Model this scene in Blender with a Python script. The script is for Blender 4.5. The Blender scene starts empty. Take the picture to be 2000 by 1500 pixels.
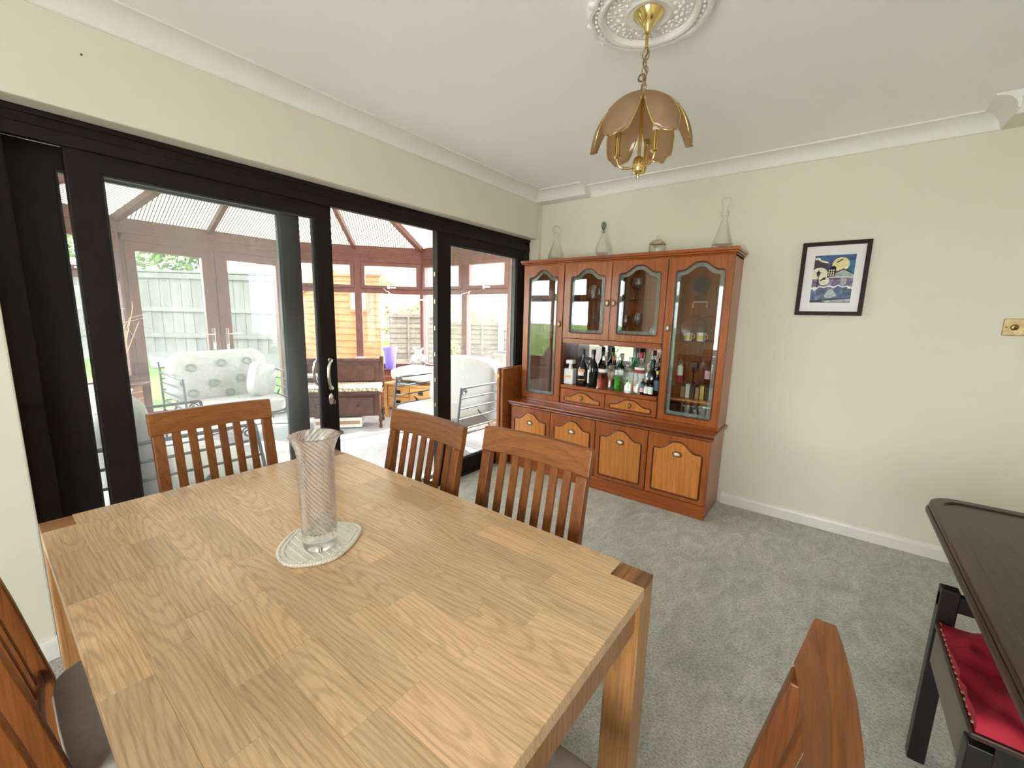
import bpy, bmesh, math, random
from mathutils import Vector, Matrix, noise
random.seed(7)
PI = math.pi
S = bpy.context.scene
COL = S.collection

# ------------------------------------------------------------------ camera
def make_camera():
    yaw, pitch, roll, f = -0.654644, 0.163885, 0.0243997, 817.526
    fwd = Vector((math.sin(yaw)*math.cos(pitch), math.cos(yaw)*math.cos(pitch), -math.sin(pitch)))
    r0 = Vector((math.cos(yaw), -math.sin(yaw), 0)); u0 = r0.cross(fwd)
    r = math.cos(roll)*r0 + math.sin(roll)*u0
    u = -math.sin(roll)*r0 + math.cos(roll)*u0
    cd = bpy.data.cameras.new('camera'); cd.sensor_fit = 'HORIZONTAL'; cd.sensor_width = 36.0
    cd.lens = f/2000*36.0; cd.clip_start = 0.02; cd.clip_end = 200
    co = bpy.data.objects.new('camera', cd); COL.objects.link(co)
    m = Matrix((r, u, -fwd)).transposed().to_4x4(); m.translation = Vector((0, 0, 1.38))
    co.matrix_world = m
    S.camera = co
make_camera()

# ------------------------------------------------------------------ world, sun, exposure
W = bpy.data.worlds.new('sky'); S.world = W; W.use_nodes = True
bg = W.node_tree.nodes['Background']; bg.inputs[0].default_value = (0.93, 0.97, 1.0, 1); bg.inputs[1].default_value = 5.0
sun = bpy.data.lights.new('sun', 'SUN'); sun.energy = 8.0; sun.angle = 0.03; sun.color = (1, 0.95, 0.86)
so = bpy.data.objects.new('sun', sun); COL.objects.link(so)
so.rotation_euler = Vector((-0.10, -0.75, -0.62)).to_track_quat('-Z', 'Y').to_euler()
so.location = (-3, 14, 12)
for nm, loc, rot, sx, sy in (('door_portal', (-2.56, 1.72, 1.05), (0, -PI/2, 0), 2.05, 3.25),
                             ('fill_portal', (0.0, -1.92, 1.15), (PI/2, 0, 0), 1.6, 1.7)):  # second portal samples sky through the added rear window
    pl = bpy.data.lights.new(nm, 'AREA'); pl.shape = 'RECTANGLE'; pl.size = sx; pl.size_y = sy
    pl.cycles.is_portal = True
    po = bpy.data.objects.new(nm, pl); COL.objects.link(po); po.location = loc; po.rotation_euler = rot
S.view_settings.view_transform = 'Standard'; S.view_settings.look = 'None'
S.view_settings.gamma = 1.0; S.view_settings.use_curve_mapping = False
S.view_settings.exposure = 2.0
cy = S.cycles
cy.max_bounces = 9; cy.diffuse_bounces = 5; cy.glossy_bounces = 4; cy.transmission_bounces = 8
cy.adaptive_threshold = 0.025; cy.transparent_max_bounces = 16; cy.sample_clamp_indirect = 6.0

# ------------------------------------------------------------------ materials
MATS = {}
def lin(c): return tuple((x/12.92 if x <= .04045 else ((x+.055)/1.055)**2.4) for x in c)
def rgb(r, g, b): return lin((r/255, g/255, b/255))
def new_mat(name):
    m = bpy.data.materials.new(name); m.use_nodes = True; MATS[name] = m
    nt = m.node_tree; return m, nt, nt.nodes, nt.links, nt.nodes['Principled BSDF']
def coords(nt, scale=(1, 1, 1), rand=0.0, kind='Object'):
    N, L = nt.nodes, nt.links
    tc = N.new('ShaderNodeTexCoord'); v = tc.outputs[kind]
    if rand:
        oi = N.new('ShaderNodeObjectInfo')
        cx = N.new('ShaderNodeVectorMath'); cx.operation = 'SCALE'; cx.inputs[0].default_value = (37.1*rand, 91.7*rand, 53.3*rand)
        L.new(oi.outputs['Random'], cx.inputs['Scale'])
        ad = N.new('ShaderNodeVectorMath'); ad.operation = 'ADD'
        L.new(v, ad.inputs[0]); L.new(cx.outputs[0], ad.inputs[1]); v = ad.outputs[0]
    mp = N.new('ShaderNodeMapping'); mp.inputs['Scale'].default_value = scale
    L.new(v, mp.inputs['Vector']); return mp.outputs[0]
def noise_node(nt, vec, scale, detail=4, rough=.55, dist=0):
    n = nt.nodes.new('ShaderNodeTexNoise'); n.inputs['Scale'].default_value = scale
    n.inputs['Detail'].default_value = detail; n.inputs['Roughness'].default_value = rough
    n.inputs['Distortion'].default_value = dist
    nt.links.new(vec, n.inputs['Vector']); return n.outputs['Fac']
def ramp(nt, fac, stops):
    r = nt.nodes.new('ShaderNodeValToRGB'); e = r.color_ramp.elements
    e[0].position, e[0].color = stops[0][0], (*stops[0][1], 1)
    e[1].position, e[1].color = stops[-1][0], (*stops[-1][1], 1)
    for p, c in stops[1:-1]:
        x = e.new(p); x.color = (*c, 1)
    nt.links.new(fac, r.inputs[0]); return r.outputs[0]
def mixc(nt, fac, a, b, mode='MIX'):
    m = nt.nodes.new('ShaderNodeMix'); m.data_type = 'RGBA'; m.blend_type = mode
    for i, x in ((0, fac), (6, a), (7, b)):
        if isinstance(x, (int, float)): m.inputs[i].default_value = x
        elif isinstance(x, tuple): m.inputs[i].default_value = (*x, 1)
        else: nt.links.new(x, m.inputs[i])
    return m.outputs[2]
def bump(nt, h, strength, dist=.002):
    b = nt.nodes.new('ShaderNodeBump'); b.inputs['Strength'].default_value = strength; b.inputs['Distance'].default_value = dist
    nt.links.new(h, b.inputs['Height']); return b.outputs[0]
def plain(name, c, rough=.5, metal=0, var=0, vs=8, bmp=0, bs=60, **kw):
    m, nt, N, L, P = new_mat(name)
    P.inputs['Base Color'].default_value = (*c, 1); P.inputs['Roughness'].default_value = rough; P.inputs['Metallic'].default_value = metal
    for k, v in kw.items(): P.inputs[k.replace('_', ' ')].default_value = v
    if var or bmp: vec = coords(nt)
    if var:
        n = noise_node(nt, vec, vs, 5)
        L.new(ramp(nt, n, [(.3, tuple(x*(1-var) for x in c)), (.7, tuple(min(1, x*(1+var)) for x in c))]), P.inputs['Base Color'])
    if bmp: L.new(bump(nt, noise_node(nt, vec, bs, 5), bmp), P.inputs['Normal'])
    return m
def wood(name, light, dark, axis=0, rough=.4, ring=.5, tint=.16, fine=1.0, coat=0.0, size=1.0, ringscale=9.0, centred=False):
    m, nt, N, L, P = new_mat(name)
    s1 = [14/size]*3; s1[axis] = 1.3/size
    s2 = [260/size]*3; s2[axis] = 9/size
    s3 = [2.2/size]*3; s3[axis] = .32/size
    n1 = noise_node(nt, coords(nt, s1, 1), 1.0, 6, .6, .4)
    n2 = noise_node(nt, coords(nt, s2, 1), 1.0, 3, .6)
    w = N.new('ShaderNodeTexWave'); w.wave_type = 'RINGS'; w.rings_direction = 'SPHERICAL'
    w.inputs['Scale'].default_value = ringscale; w.inputs['Distortion'].default_value = 2.2
    w.inputs['Detail'].default_value = 3; w.inputs['Detail Scale'].default_value = 1.6
    if centred:
        tc = N.new('ShaderNodeTexCoord'); oi0 = N.new('ShaderNodeObjectInfo'); cb = N.new('ShaderNodeCombineXYZ')
        for k_, (mul, amp) in enumerate(((17.3, .62), (41.7, .15), (0, 0))):
            if not mul: cb.inputs[k_].default_value = .012; continue
            f1 = N.new('ShaderNodeMath'); f1.operation = 'MULTIPLY'; f1.inputs[1].default_value = mul; L.new(oi0.outputs['Random'], f1.inputs[0])
            f2 = N.new('ShaderNodeMath'); f2.operation = 'FRACT'; L.new(f1.outputs[0], f2.inputs[0])
            f3 = N.new('ShaderNodeMath'); f3.operation = 'MULTIPLY_ADD'; f3.inputs[1].default_value = amp; f3.inputs[2].default_value = -amp/2
            L.new(f2.outputs[0], f3.inputs[0]); L.new(f3.outputs[0], cb.inputs[k_])
        ad = N.new('ShaderNodeVectorMath'); ad.operation = 'ADD'; L.new(tc.outputs['Object'], ad.inputs[0]); L.new(cb.outputs[0], ad.inputs[1])
        mp = N.new('ShaderNodeMapping'); mp.inputs['Scale'].default_value = s3; L.new(ad.outputs[0], mp.inputs['Vector']); L.new(mp.outputs[0], w.inputs['Vector'])
        w.inputs['Distortion'].default_value = 3.5; w.inputs['Detail'].default_value = 3; w.inputs['Detail Scale'].default_value = 2.2
    else: L.new(coords(nt, s3, .37), w.inputs['Vector'])
    c = ramp(nt, n1, [(.3, dark), (.68, light)])
    mid = tuple((a*.45+b*.55) for a, b in zip(light, dark))
    rg = ramp(nt, w.outputs['Fac'], [(.0, (0, 0, 0)), (.62, (.12,)*3), (.93, (1, 1, 1))])
    c = mixc(nt, ring, c, mixc(nt, rg, light, tuple(x*.72 for x in mid)))
    c = mixc(nt, .55*fine, c, ramp(nt, n2, [(.38, (.55, .5, .45)), (.56, (1, 1, 1))]), 'MULTIPLY')
    oi = N.new('ShaderNodeObjectInfo')
    c = mixc(nt, 1.0, c, ramp(nt, oi.outputs['Random'], [(0, (1-tint,)*3), (1, (1+tint*.6, 1+tint*.45, 1+tint*.3))]), 'MULTIPLY')
    L.new(c, P.inputs['Base Color'])
    P.inputs['Roughness'].default_value = rough; P.inputs['Coat Weight'].default_value = coat; P.inputs['Coat Roughness'].default_value = .12
    L.new(bump(nt, n2, .12, .001), P.inputs['Normal'])
    return m
def pane(name, tint=(1, 1, 1), haze=.0, haze_c=(.9, .92, .93), ior=1.45, smear=True, refl=1.0, solid=False):
    m, nt, N, L, P = new_mat(name); N.remove(P); out = N['Material Output']
    tr = N.new('ShaderNodeBsdfTransparent'); tr.inputs[0].default_value = (*tint, 1)
    gl = N.new('ShaderNodeBsdfGlossy'); gl.inputs['Roughness'].default_value = .0; gl.inputs[0].default_value = (refl, refl, refl, 1)
    fr = N.new('ShaderNodeFresnel'); fr.inputs[0].default_value = ior
    ge = N.new('ShaderNodeNewGeometry'); iv = N.new('ShaderNodeMath'); iv.operation = 'SUBTRACT'; iv.inputs[0].default_value = 1; L.new(ge.outputs['Backfacing'], iv.inputs[1])
    mu = N.new('ShaderNodeMath'); mu.operation = 'MULTIPLY'; L.new(fr.outputs[0], mu.inputs[0]); L.new(iv.outputs[0], mu.inputs[1])
    mx = N.new('ShaderNodeMixShader'); L.new(mu.outputs[0], mx.inputs[0]); L.new(tr.outputs[0], mx.inputs[1]); L.new(gl.outputs[0], mx.inputs[2])
    o = mx.outputs[0]
    if haze:
        df = N.new('ShaderNodeBsdfDiffuse' if solid else 'ShaderNodeBsdfTranslucent'); df.inputs[0].default_value = (*haze_c, 1)  # pale film mixed over the glass
        m2 = N.new('ShaderNodeMixShader')
        if smear:
            n = noise_node(nt, coords(nt, (1, 1, .5)), 3.2, 6, .6)
            r = ramp(nt, n, [(.35, (haze*.5,)*3), (.7, (haze*1.5,)*3)]); L.new(r, m2.inputs[0])
        else: m2.inputs[0].default_value = haze
        L.new(o, m2.inputs[1]); L.new(df.outputs[0], m2.inputs[2]); o = m2.outputs[0]
    L.new(o, out.inputs[0]); return m
def glass(name, c=(1, 1, 1), rough=0.0, ior=1.45, thin=.35):
    m, nt, N, L, P = new_mat(name)
    P.inputs['Base Color'].default_value = (*c, 1); P.inputs['Roughness'].default_value = rough
    P.inputs['Transmission Weight'].default_value = 1.0; P.inputs['IOR'].default_value = ior
    tr = N.new('ShaderNodeBsdfTransparent'); tr.inputs[0].default_value = (*c, 1); mx = N.new('ShaderNodeMixShader'); mx.inputs[0].default_value = thin
    L.new(P.outputs[0], mx.inputs[1]); L.new(tr.outputs[0], mx.inputs[2]); L.new(mx.outputs[0], N['Material Output'].inputs[0])
    return m

WALL = plain('wall_paint', (.765, .73, .615), .85, var=.02, vs=2, bmp=.12, bs=160)
plain('ceiling_paint', (.95, .95, .945), .9, bmp=.1, bs=120)
plain('white_gloss', (.84, .80, .76), .35, var=.03, vs=6)
plain('cove_plaster', (.86, .85, .82), .8)
plain('plaster', (.86, .85, .82), .75)
plain('dark_upvc', (.012, .0075, .006), .55, Specular_IOR_Level=.25, var=.25, vs=20, bmp=.05, bs=200)
plain('seal', (.03, .035, .035), .5)
plain('brown_upvc', (.115, .040, .032), .38, var=.2, vs=14)
plain('chrome', (.82, .80, .76), .16, 1)
plain('brass', (.78, .58, .24), .18, 1, var=.12, vs=15)
plain('old_brass', (.50, .38, .20), .32, 1, var=.3, vs=30)
plain('gold_dark', (.26, .17, .07), .35, 1)
plain('ivory', (.86, .82, .70), .35)
plain('iron', (.10, .105, .11), .45, .6)
plain('cushion_white', (.50, .49, .465), .9, bmp=.5, bs=14)
[n for n in MATS['cushion_white'].node_tree.nodes if n.type == 'BUMP'][0].inputs['Distance'].default_value = .03
plain('motif_grey', (.24, .26, .25), .9)
plain('seat_fabric', (.36, .31, .28), .95, var=.08, vs=60, bmp=.3, bs=300)
plain('cotton', (.90, .86, .76), .95, var=.08, vs=90, bmp=.8, bs=220)
plain('black_lacquer', (.010, .008, .007), .35)
plain('red_cloth', (.42, .012, .030), .8, var=.15, vs=12, bmp=.5, bs=40)
plain('grey_felt', (.20, .185, .15), .9)
plain('mount_card', (.84, .81, .82), .8)
plain('frame_brown', (.022, .009, .007), .5, Specular_IOR_Level=.2)
plain('paper', (.85, .84, .80), .7)
plain('card_brown', (.45, .28, .17), .8)
plain('pewter', (.62, .61, .57), .25, 1)
plain('smoked_core', (.4, .3, .2), .5)
plain('purple_pot', (.20, .15, .62), .4)
plain('terracotta', (.62, .22, .12), .7)
plain('blue_pot', (.03, .05, .14), .3)
plain('slate_cover', (.25, .28, .31), .7, var=.2, vs=4)
plain('leaf_green', (.10, .19, .03), .6, var=.4, vs=6)
plain('leaf_yellow', (.20, .22, .025), .6, var=.3, vs=6)
plain('twig', (.52, .36, .22), .8)
plain('bark', (.16, .11, .07), .9)
plain('bounce_paving', (.68, .66, .62), .9, var=.08, vs=2)  # lightened so the ground bounces daylight up to the ceiling
plain('old_concrete', (.13, .13, .12), .9, var=.2, vs=5)
plain('concrete', (.42, .41, .38), .9, var=.15, vs=5)
plain('roof_felt', (.40, .41, .42), .9)
plain('roof_tile', (.30, .16, .12), .85, var=.2, vs=8)
plain('white_plastic', (.8, .8, .78), .4)
plain('fence_dark', (.30, .27, .23), .9, var=.25, vs=7)
plain('mirror', (.88, .89, .88), .02, 1)
plain('label_cream', (.83, .80, .70), .6)
plain('label_white', (.85, .85, .83), .6)
plain('label_pink', (.75, .42, .50), .6)
plain('label_peach', (.72, .36, .18), .6)
plain('label_red', (.45, .03, .03), .6)
plain('label_blue', (.08, .22, .38), .6)
plain('label_gold', (.72, .46, .12), .4, .5)
plain('cap_black', (.012, .012, .013), .3)
plain('cap_red', (.35, .015, .03), .35)
plain('cap_orange', (.70, .27, .05), .5)
plain('cap_yellow', (.80, .60, .05), .4)
plain('cap_grey', (.45, .47, .46), .3, .6)
plain('cap_white', (.85, .84, .82), .4)
plain('cap_wine', (.14, .02, .02), .3)
plain('bottle_dark', (.010, .011, .009), .08)
plain('bottle_white', (.85, .86, .86), .15)
plain('yellow_glaze', (.80, .62, .15), .3)
plain('china', (.84, .83, .80), .2)
glass('clear_glass', (1, 1, 1), thin=.6)
glass('vase_glass', (1, 1, 1), ior=1.46, thin=.2)
glass('crystal', (.97, .99, .98), ior=1.52)
glass('green_glass', (.08, .55, .10))
glass('rose_liquid', (.75, .22, .10), ior=1.34)
glass('amber_glass', (.55, .20, .04))
glass('dark_crystal', (.35, .42, .45), ior=1.55)
pane('patio_glass', (.94, .95, .95), .03, smear=True)  # slight dust, plus bright reflection haze mixed in as a pale film
pane('cons_glass', (.88, .89, .885), .008)
pane('cabinet_glass', (.93, .95, .94), .025, haze_c=(.7,.75,.72), ior=1.9, smear=False)  # even pale wash mixed over the pane
pane('bevel_glass', (.88, .94, .91), .13, haze_c=(.65, .78, .72), ior=1.8, smear=False, solid=True)  # pale green diffuse mixed into the bevel strip
pane('picture_glass', (1, 1, 1), .0, ior=1.12)
pane('shelf_glass', (.86, .93, .90), .0, ior=1.5)
# smoked amber petals of the lamp
def smoked():
    m, nt, N, L, P = new_mat('smoked_glass'); N.remove(P); out = N['Material Output']
    tr = N.new('ShaderNodeBsdfTransparent'); tr.inputs[0].default_value = (.78, .60, .42, 1)
    tl = N.new('ShaderNodeBsdfTranslucent'); tl.inputs[0].default_value = (.72, .55, .38, 1)
    df = N.new('ShaderNodeBsdfDiffuse'); df.inputs[0].default_value = (.52, .39, .25, 1)
    gl = N.new('ShaderNodeBsdfGlossy'); gl.inputs['Roughness'].default_value = .12
    a = N.new('ShaderNodeMixShader'); a.inputs[0].default_value = .45; L.new(tr.outputs[0], a.inputs[1]); L.new(tl.outputs[0], a.inputs[2])
    b = N.new('ShaderNodeMixShader'); L.new(a.outputs[0], b.inputs[1]); L.new(df.outputs[0], b.inputs[2])
    n = noise_node(nt, coords(nt), 26, 3); L.new(ramp(nt, n, [(.45, (.26,)*3), (.7, (.44,)*3)]), b.inputs[0])
    c = N.new('ShaderNodeMixShader'); c.inputs[0].default_value = .06; L.new(b.outputs[0], c.inputs[1]); L.new(gl.outputs[0], c.inputs[2])
    L.new(c.outputs[0], out.inputs[0])
smoked()
def polycarb():
    m, nt, N, L, P = new_mat('polycarbonate'); N.remove(P); out = N['Material Output']
    tc = N.new('ShaderNodeTexCoord'); w = N.new('ShaderNodeTexWave'); w.wave_type = 'BANDS'; w.bands_direction = 'X'
    w.inputs['Scale'].default_value = 10.5
    L.new(tc.outputs['UV'], w.inputs['Vector'])
    col = ramp(nt, w.outputs['Fac'], [(.18, (.05, .048, .04)), (.42, (.46, .445, .40))])
    tl = N.new('ShaderNodeBsdfTranslucent'); tr = N.new('ShaderNodeBsdfTransparent')
    L.new(col, tl.inputs[0]); L.new(col, tr.inputs[0])
    a = N.new('ShaderNodeMixShader'); a.inputs[0].default_value = .12; L.new(tl.outputs[0], a.inputs[1]); L.new(tr.outputs[0], a.inputs[2])
    L.new(a.outputs[0], out.inputs[0])
polycarb()
wood('table_oak', rgb(238, 202, 160), rgb(220, 178, 132), 0, .36, .44, .16, coat=.25, ringscale=15.0, fine=.8, centred=True)
wood('table_oak_leg', rgb(190, 138, 84), rgb(150, 98, 52), 2, .38, .3, .1, coat=.2)
wood('end_grain', rgb(170, 118, 70), rgb(122, 76, 40), 1, .45, .3, .3, coat=.1)
wood('chair_oak', rgb(152, 92, 42), rgb(114, 61, 23), 2, .42, .25, .10)
wood('chair_oak_rail', rgb(160, 100, 50), rgb(120, 68, 28), 0, .42, .3, .10)
wood('cab_wood', rgb(182, 100, 38), rgb(138, 70, 24), 2, .30, .25, .07, coat=.2)
wood('cab_wood_wide', rgb(178, 94, 38), rgb(132, 62, 24), 0, .26, .25, .07, coat=.4)
wood('cab_panel', rgb(222, 144, 66), rgb(192, 110, 42), 2, .25, .3, .06, coat=.4)
wood('cab_edge', rgb(104, 44, 24), rgb(74, 28, 16), 0, .25, .1, .05, coat=.4)
wood('leaf_wood', rgb(176, 104, 52), rgb(128, 68, 32), 2, .4, .3, .1)
wood('dark_table', rgb(74, 46, 34), rgb(42, 23, 16), 1, .38, .3, .05, coat=.05)
wood('bench_wood', rgb(96, 62, 52), rgb(62, 38, 33), 0, .4, .2, .05)
wood('chest_oak', rgb(222, 168, 98), rgb(192, 130, 66), 0, .4, .3, .05)
wood('fence_pale', rgb(112, 112, 108), rgb(76, 76, 73), 2, .9, .3, .18)
wood('fence_slat', rgb(112, 104, 92), rgb(74, 67, 57), 0, .9, .3, .2)
wood('shed_wood', rgb(168, 96, 44), rgb(132, 66, 26), 0, .8, .25, .10)
def carpet():
    m, nt, N, L, P = new_mat('carpet')
    v = coords(nt)
    big = noise_node(nt, coords(nt, (1, 1, 1)), 1.5, 5, .62, .8)
    mid = noise_node(nt, coords(nt, (1.4, .7, 1)), 8, 5, .6, 1.2)
    fine = noise_node(nt, coords(nt, (1, 1.6, 1)), 85, 5, .8)
    c = ramp(nt, big, [(.36, (.44, .50, .47)), (.45, (.64, .65, .60)), (.64, (.76, .74, .68))])
    c = mixc(nt, .48, c, ramp(nt, mid, [(.35, (.48, .47, .42)), (.65, (.92, .90, .84))]))
    c = mixc(nt, .75, c, ramp(nt, fine, [(.36, (.34, .33, .30)), (.5, (.98, .97, .94)), (.64, (1.38, 1.37, 1.32))]), 'MULTIPLY')
    L.new(c, P.inputs['Base Color']); P.inputs['Roughness'].default_value = 1.0
    P.inputs['Sheen Weight'].default_value = .25
    a = N.new('ShaderNodeMath'); a.operation = 'ADD'; L.new(fine, a.inputs[0]); L.new(mid, a.inputs[1])
    L.new(bump(nt, a.outputs[0], .9, .012), P.inputs['Normal'])
carpet()
def lawn():
    m, nt, N, L, P = new_mat('lawn')
    a = noise_node(nt, coords(nt), 3, 4); b = noise_node(nt, coords(nt), 60, 4, .7)
    c = ramp(nt, a, [(.3, (.06, .15, .010)), (.7, (.105, .20, .016))])
    c = mixc(nt, .6, c, ramp(nt, b, [(.35, (.5, .5, .4)), (.6, (1.15, 1.15, 1.1))]), 'MULTIPLY')
    L.new(c, P.inputs['Base Color']); P.inputs['Roughness'].default_value = .9
    L.new(bump(nt, b, 1, .03), P.inputs['Normal'])
lawn()
def brick(name, c1, c2, mortar, sx, vertical=True):
    m, nt, N, L, P = new_mat(name)
    tc = N.new('ShaderNodeTexCoord'); sp = N.new('ShaderNodeSeparateXYZ'); L.new(tc.outputs['Object'], sp.inputs[0])
    ad = N.new('ShaderNodeMath'); ad.operation = 'ADD'; L.new(sp.outputs[0], ad.inputs[0]); L.new(sp.outputs[1], ad.inputs[1])
    cb = N.new('ShaderNodeCombineXYZ'); L.new(ad.outputs[0], cb.inputs[0]); L.new(sp.outputs[2], cb.inputs[1])
    b = N.new('ShaderNodeTexBrick'); b.inputs['Scale'].default_value = sx
    b.inputs['Color1'].default_value = (*c1, 1); b.inputs['Color2'].default_value = (*c2, 1); b.inputs['Mortar'].default_value = (*mortar, 1)
    b.inputs['Brick Width'].default_value = .225; b.inputs['Row Height'].default_value = .075; b.inputs['Mortar Size'].default_value = .006
    L.new(cb.outputs[0], b.inputs['Vector']); L.new(b.outputs[0], P.inputs['Base Color']); P.inputs['Roughness'].default_value = .9
brick('house_brick', (.17, .11, .085), (.23, .165, .13), (.25, .23, .21), 1.0)
brick('cons_brick', (.42, .15, .09), (.52, .22, .13), (.5, .45, .4), 1.0)
brick('far_brick', (.30, .13, .11), (.36, .17, .14), (.4, .32, .3), 1.0)
def conservatory_floor():
    m, nt, N, L, P = new_mat('vinyl_tile')
    b = N.new('ShaderNodeTexBrick'); b.inputs['Scale'].default_value = 1
    b.inputs['Brick Width'].default_value = .45; b.inputs['Row Height'].default_value = .45; b.inputs['Mortar Size'].default_value = .006
    b.inputs['Color1'].default_value = (.46, .47, .47, 1); b.inputs['Color2'].default_value = (.40, .41, .42, 1); b.inputs['Mortar'].default_value = (.4, .42, .42, 1)
    L.new(coords(nt), b.inputs['Vector'])
    n = noise_node(nt, coords(nt, (1, 1, 1)), 4, 6, .6, 1.5)
    L.new(mixc(nt, .5, b.outputs[0], ramp(nt, n, [(.35, (.36, .37, .38)), (.65, (.60, .60, .60))])), P.inputs['Base Color'])
    P.inputs['Roughness'].default_value = .3
conservatory_floor()
def patterned():
    m, nt, N, L, P = new_mat('bench_fabric')
    c = N.new('ShaderNodeTexChecker'); c.inputs['Scale'].default_value = 34
    c.inputs[1].default_value = (.62, .55, .42, 1); c.inputs[2].default_value = (.30, .24, .16, 1)
    mp = coords(nt); mpn = mp.node; mpn.inputs['Rotation'].default_value = (0, .785, .785)
    L.new(mp, c.inputs[0]); L.new(c.outputs[0], P.inputs['Base Color']); P.inputs['Roughness'].default_value = .9
patterned()
def night_paint():
    m, nt, N, L, P = new_mat('night_paint')
    v = coords(nt); n = noise_node(nt, v, 16, 5, .6, .8)
    L.new(ramp(nt, n, [(.30, (.010, .012, .05)), (.48, (.02, .05, .20)), (.58, (.02, .12, .30)), (.72, (.10, .10, .22))]), P.inputs['Base Color'])
    m, nt, N, L, P = new_mat('sea_paint')
    v = coords(nt); n = noise_node(nt, v, 26, 5, .65, .8)
    L.new(ramp(nt, n, [(.32, (.008, .014, .04)), (.5, (.03, .07, .19)), (.64, (.16, .26, .40)), (.75, (.55, .64, .70))]), P.inputs['Base Color'])
    m, nt, N, L, P = new_mat('dusk_paint')
    v = coords(nt); n = noise_node(nt, v, 30, 5, .65, .8)
    L.new(ramp(nt, n, [(.34, (.03, .02, .07)), (.5, (.13, .09, .21)), (.64, (.38, .30, .45)), (.76, (.66, .62, .62))]), P.inputs['Base Color'])
    plain('moon_paint', (.80, .68, .36), .8, var=.2, vs=40)
    plain('cream_paint', (.82, .76, .55), .8, var=.12, vs=40)
    plain('ink_paint', (.012, .012, .016), .8)
    plain('plum_paint', (.07, .04, .07), .8)
    plain('stone_paint', (.40, .42, .42), .8, var=.35, vs=60)
    plain('teal_paint', (.035, .17, .30), .8, var=.3, vs=30)
night_paint()

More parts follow.
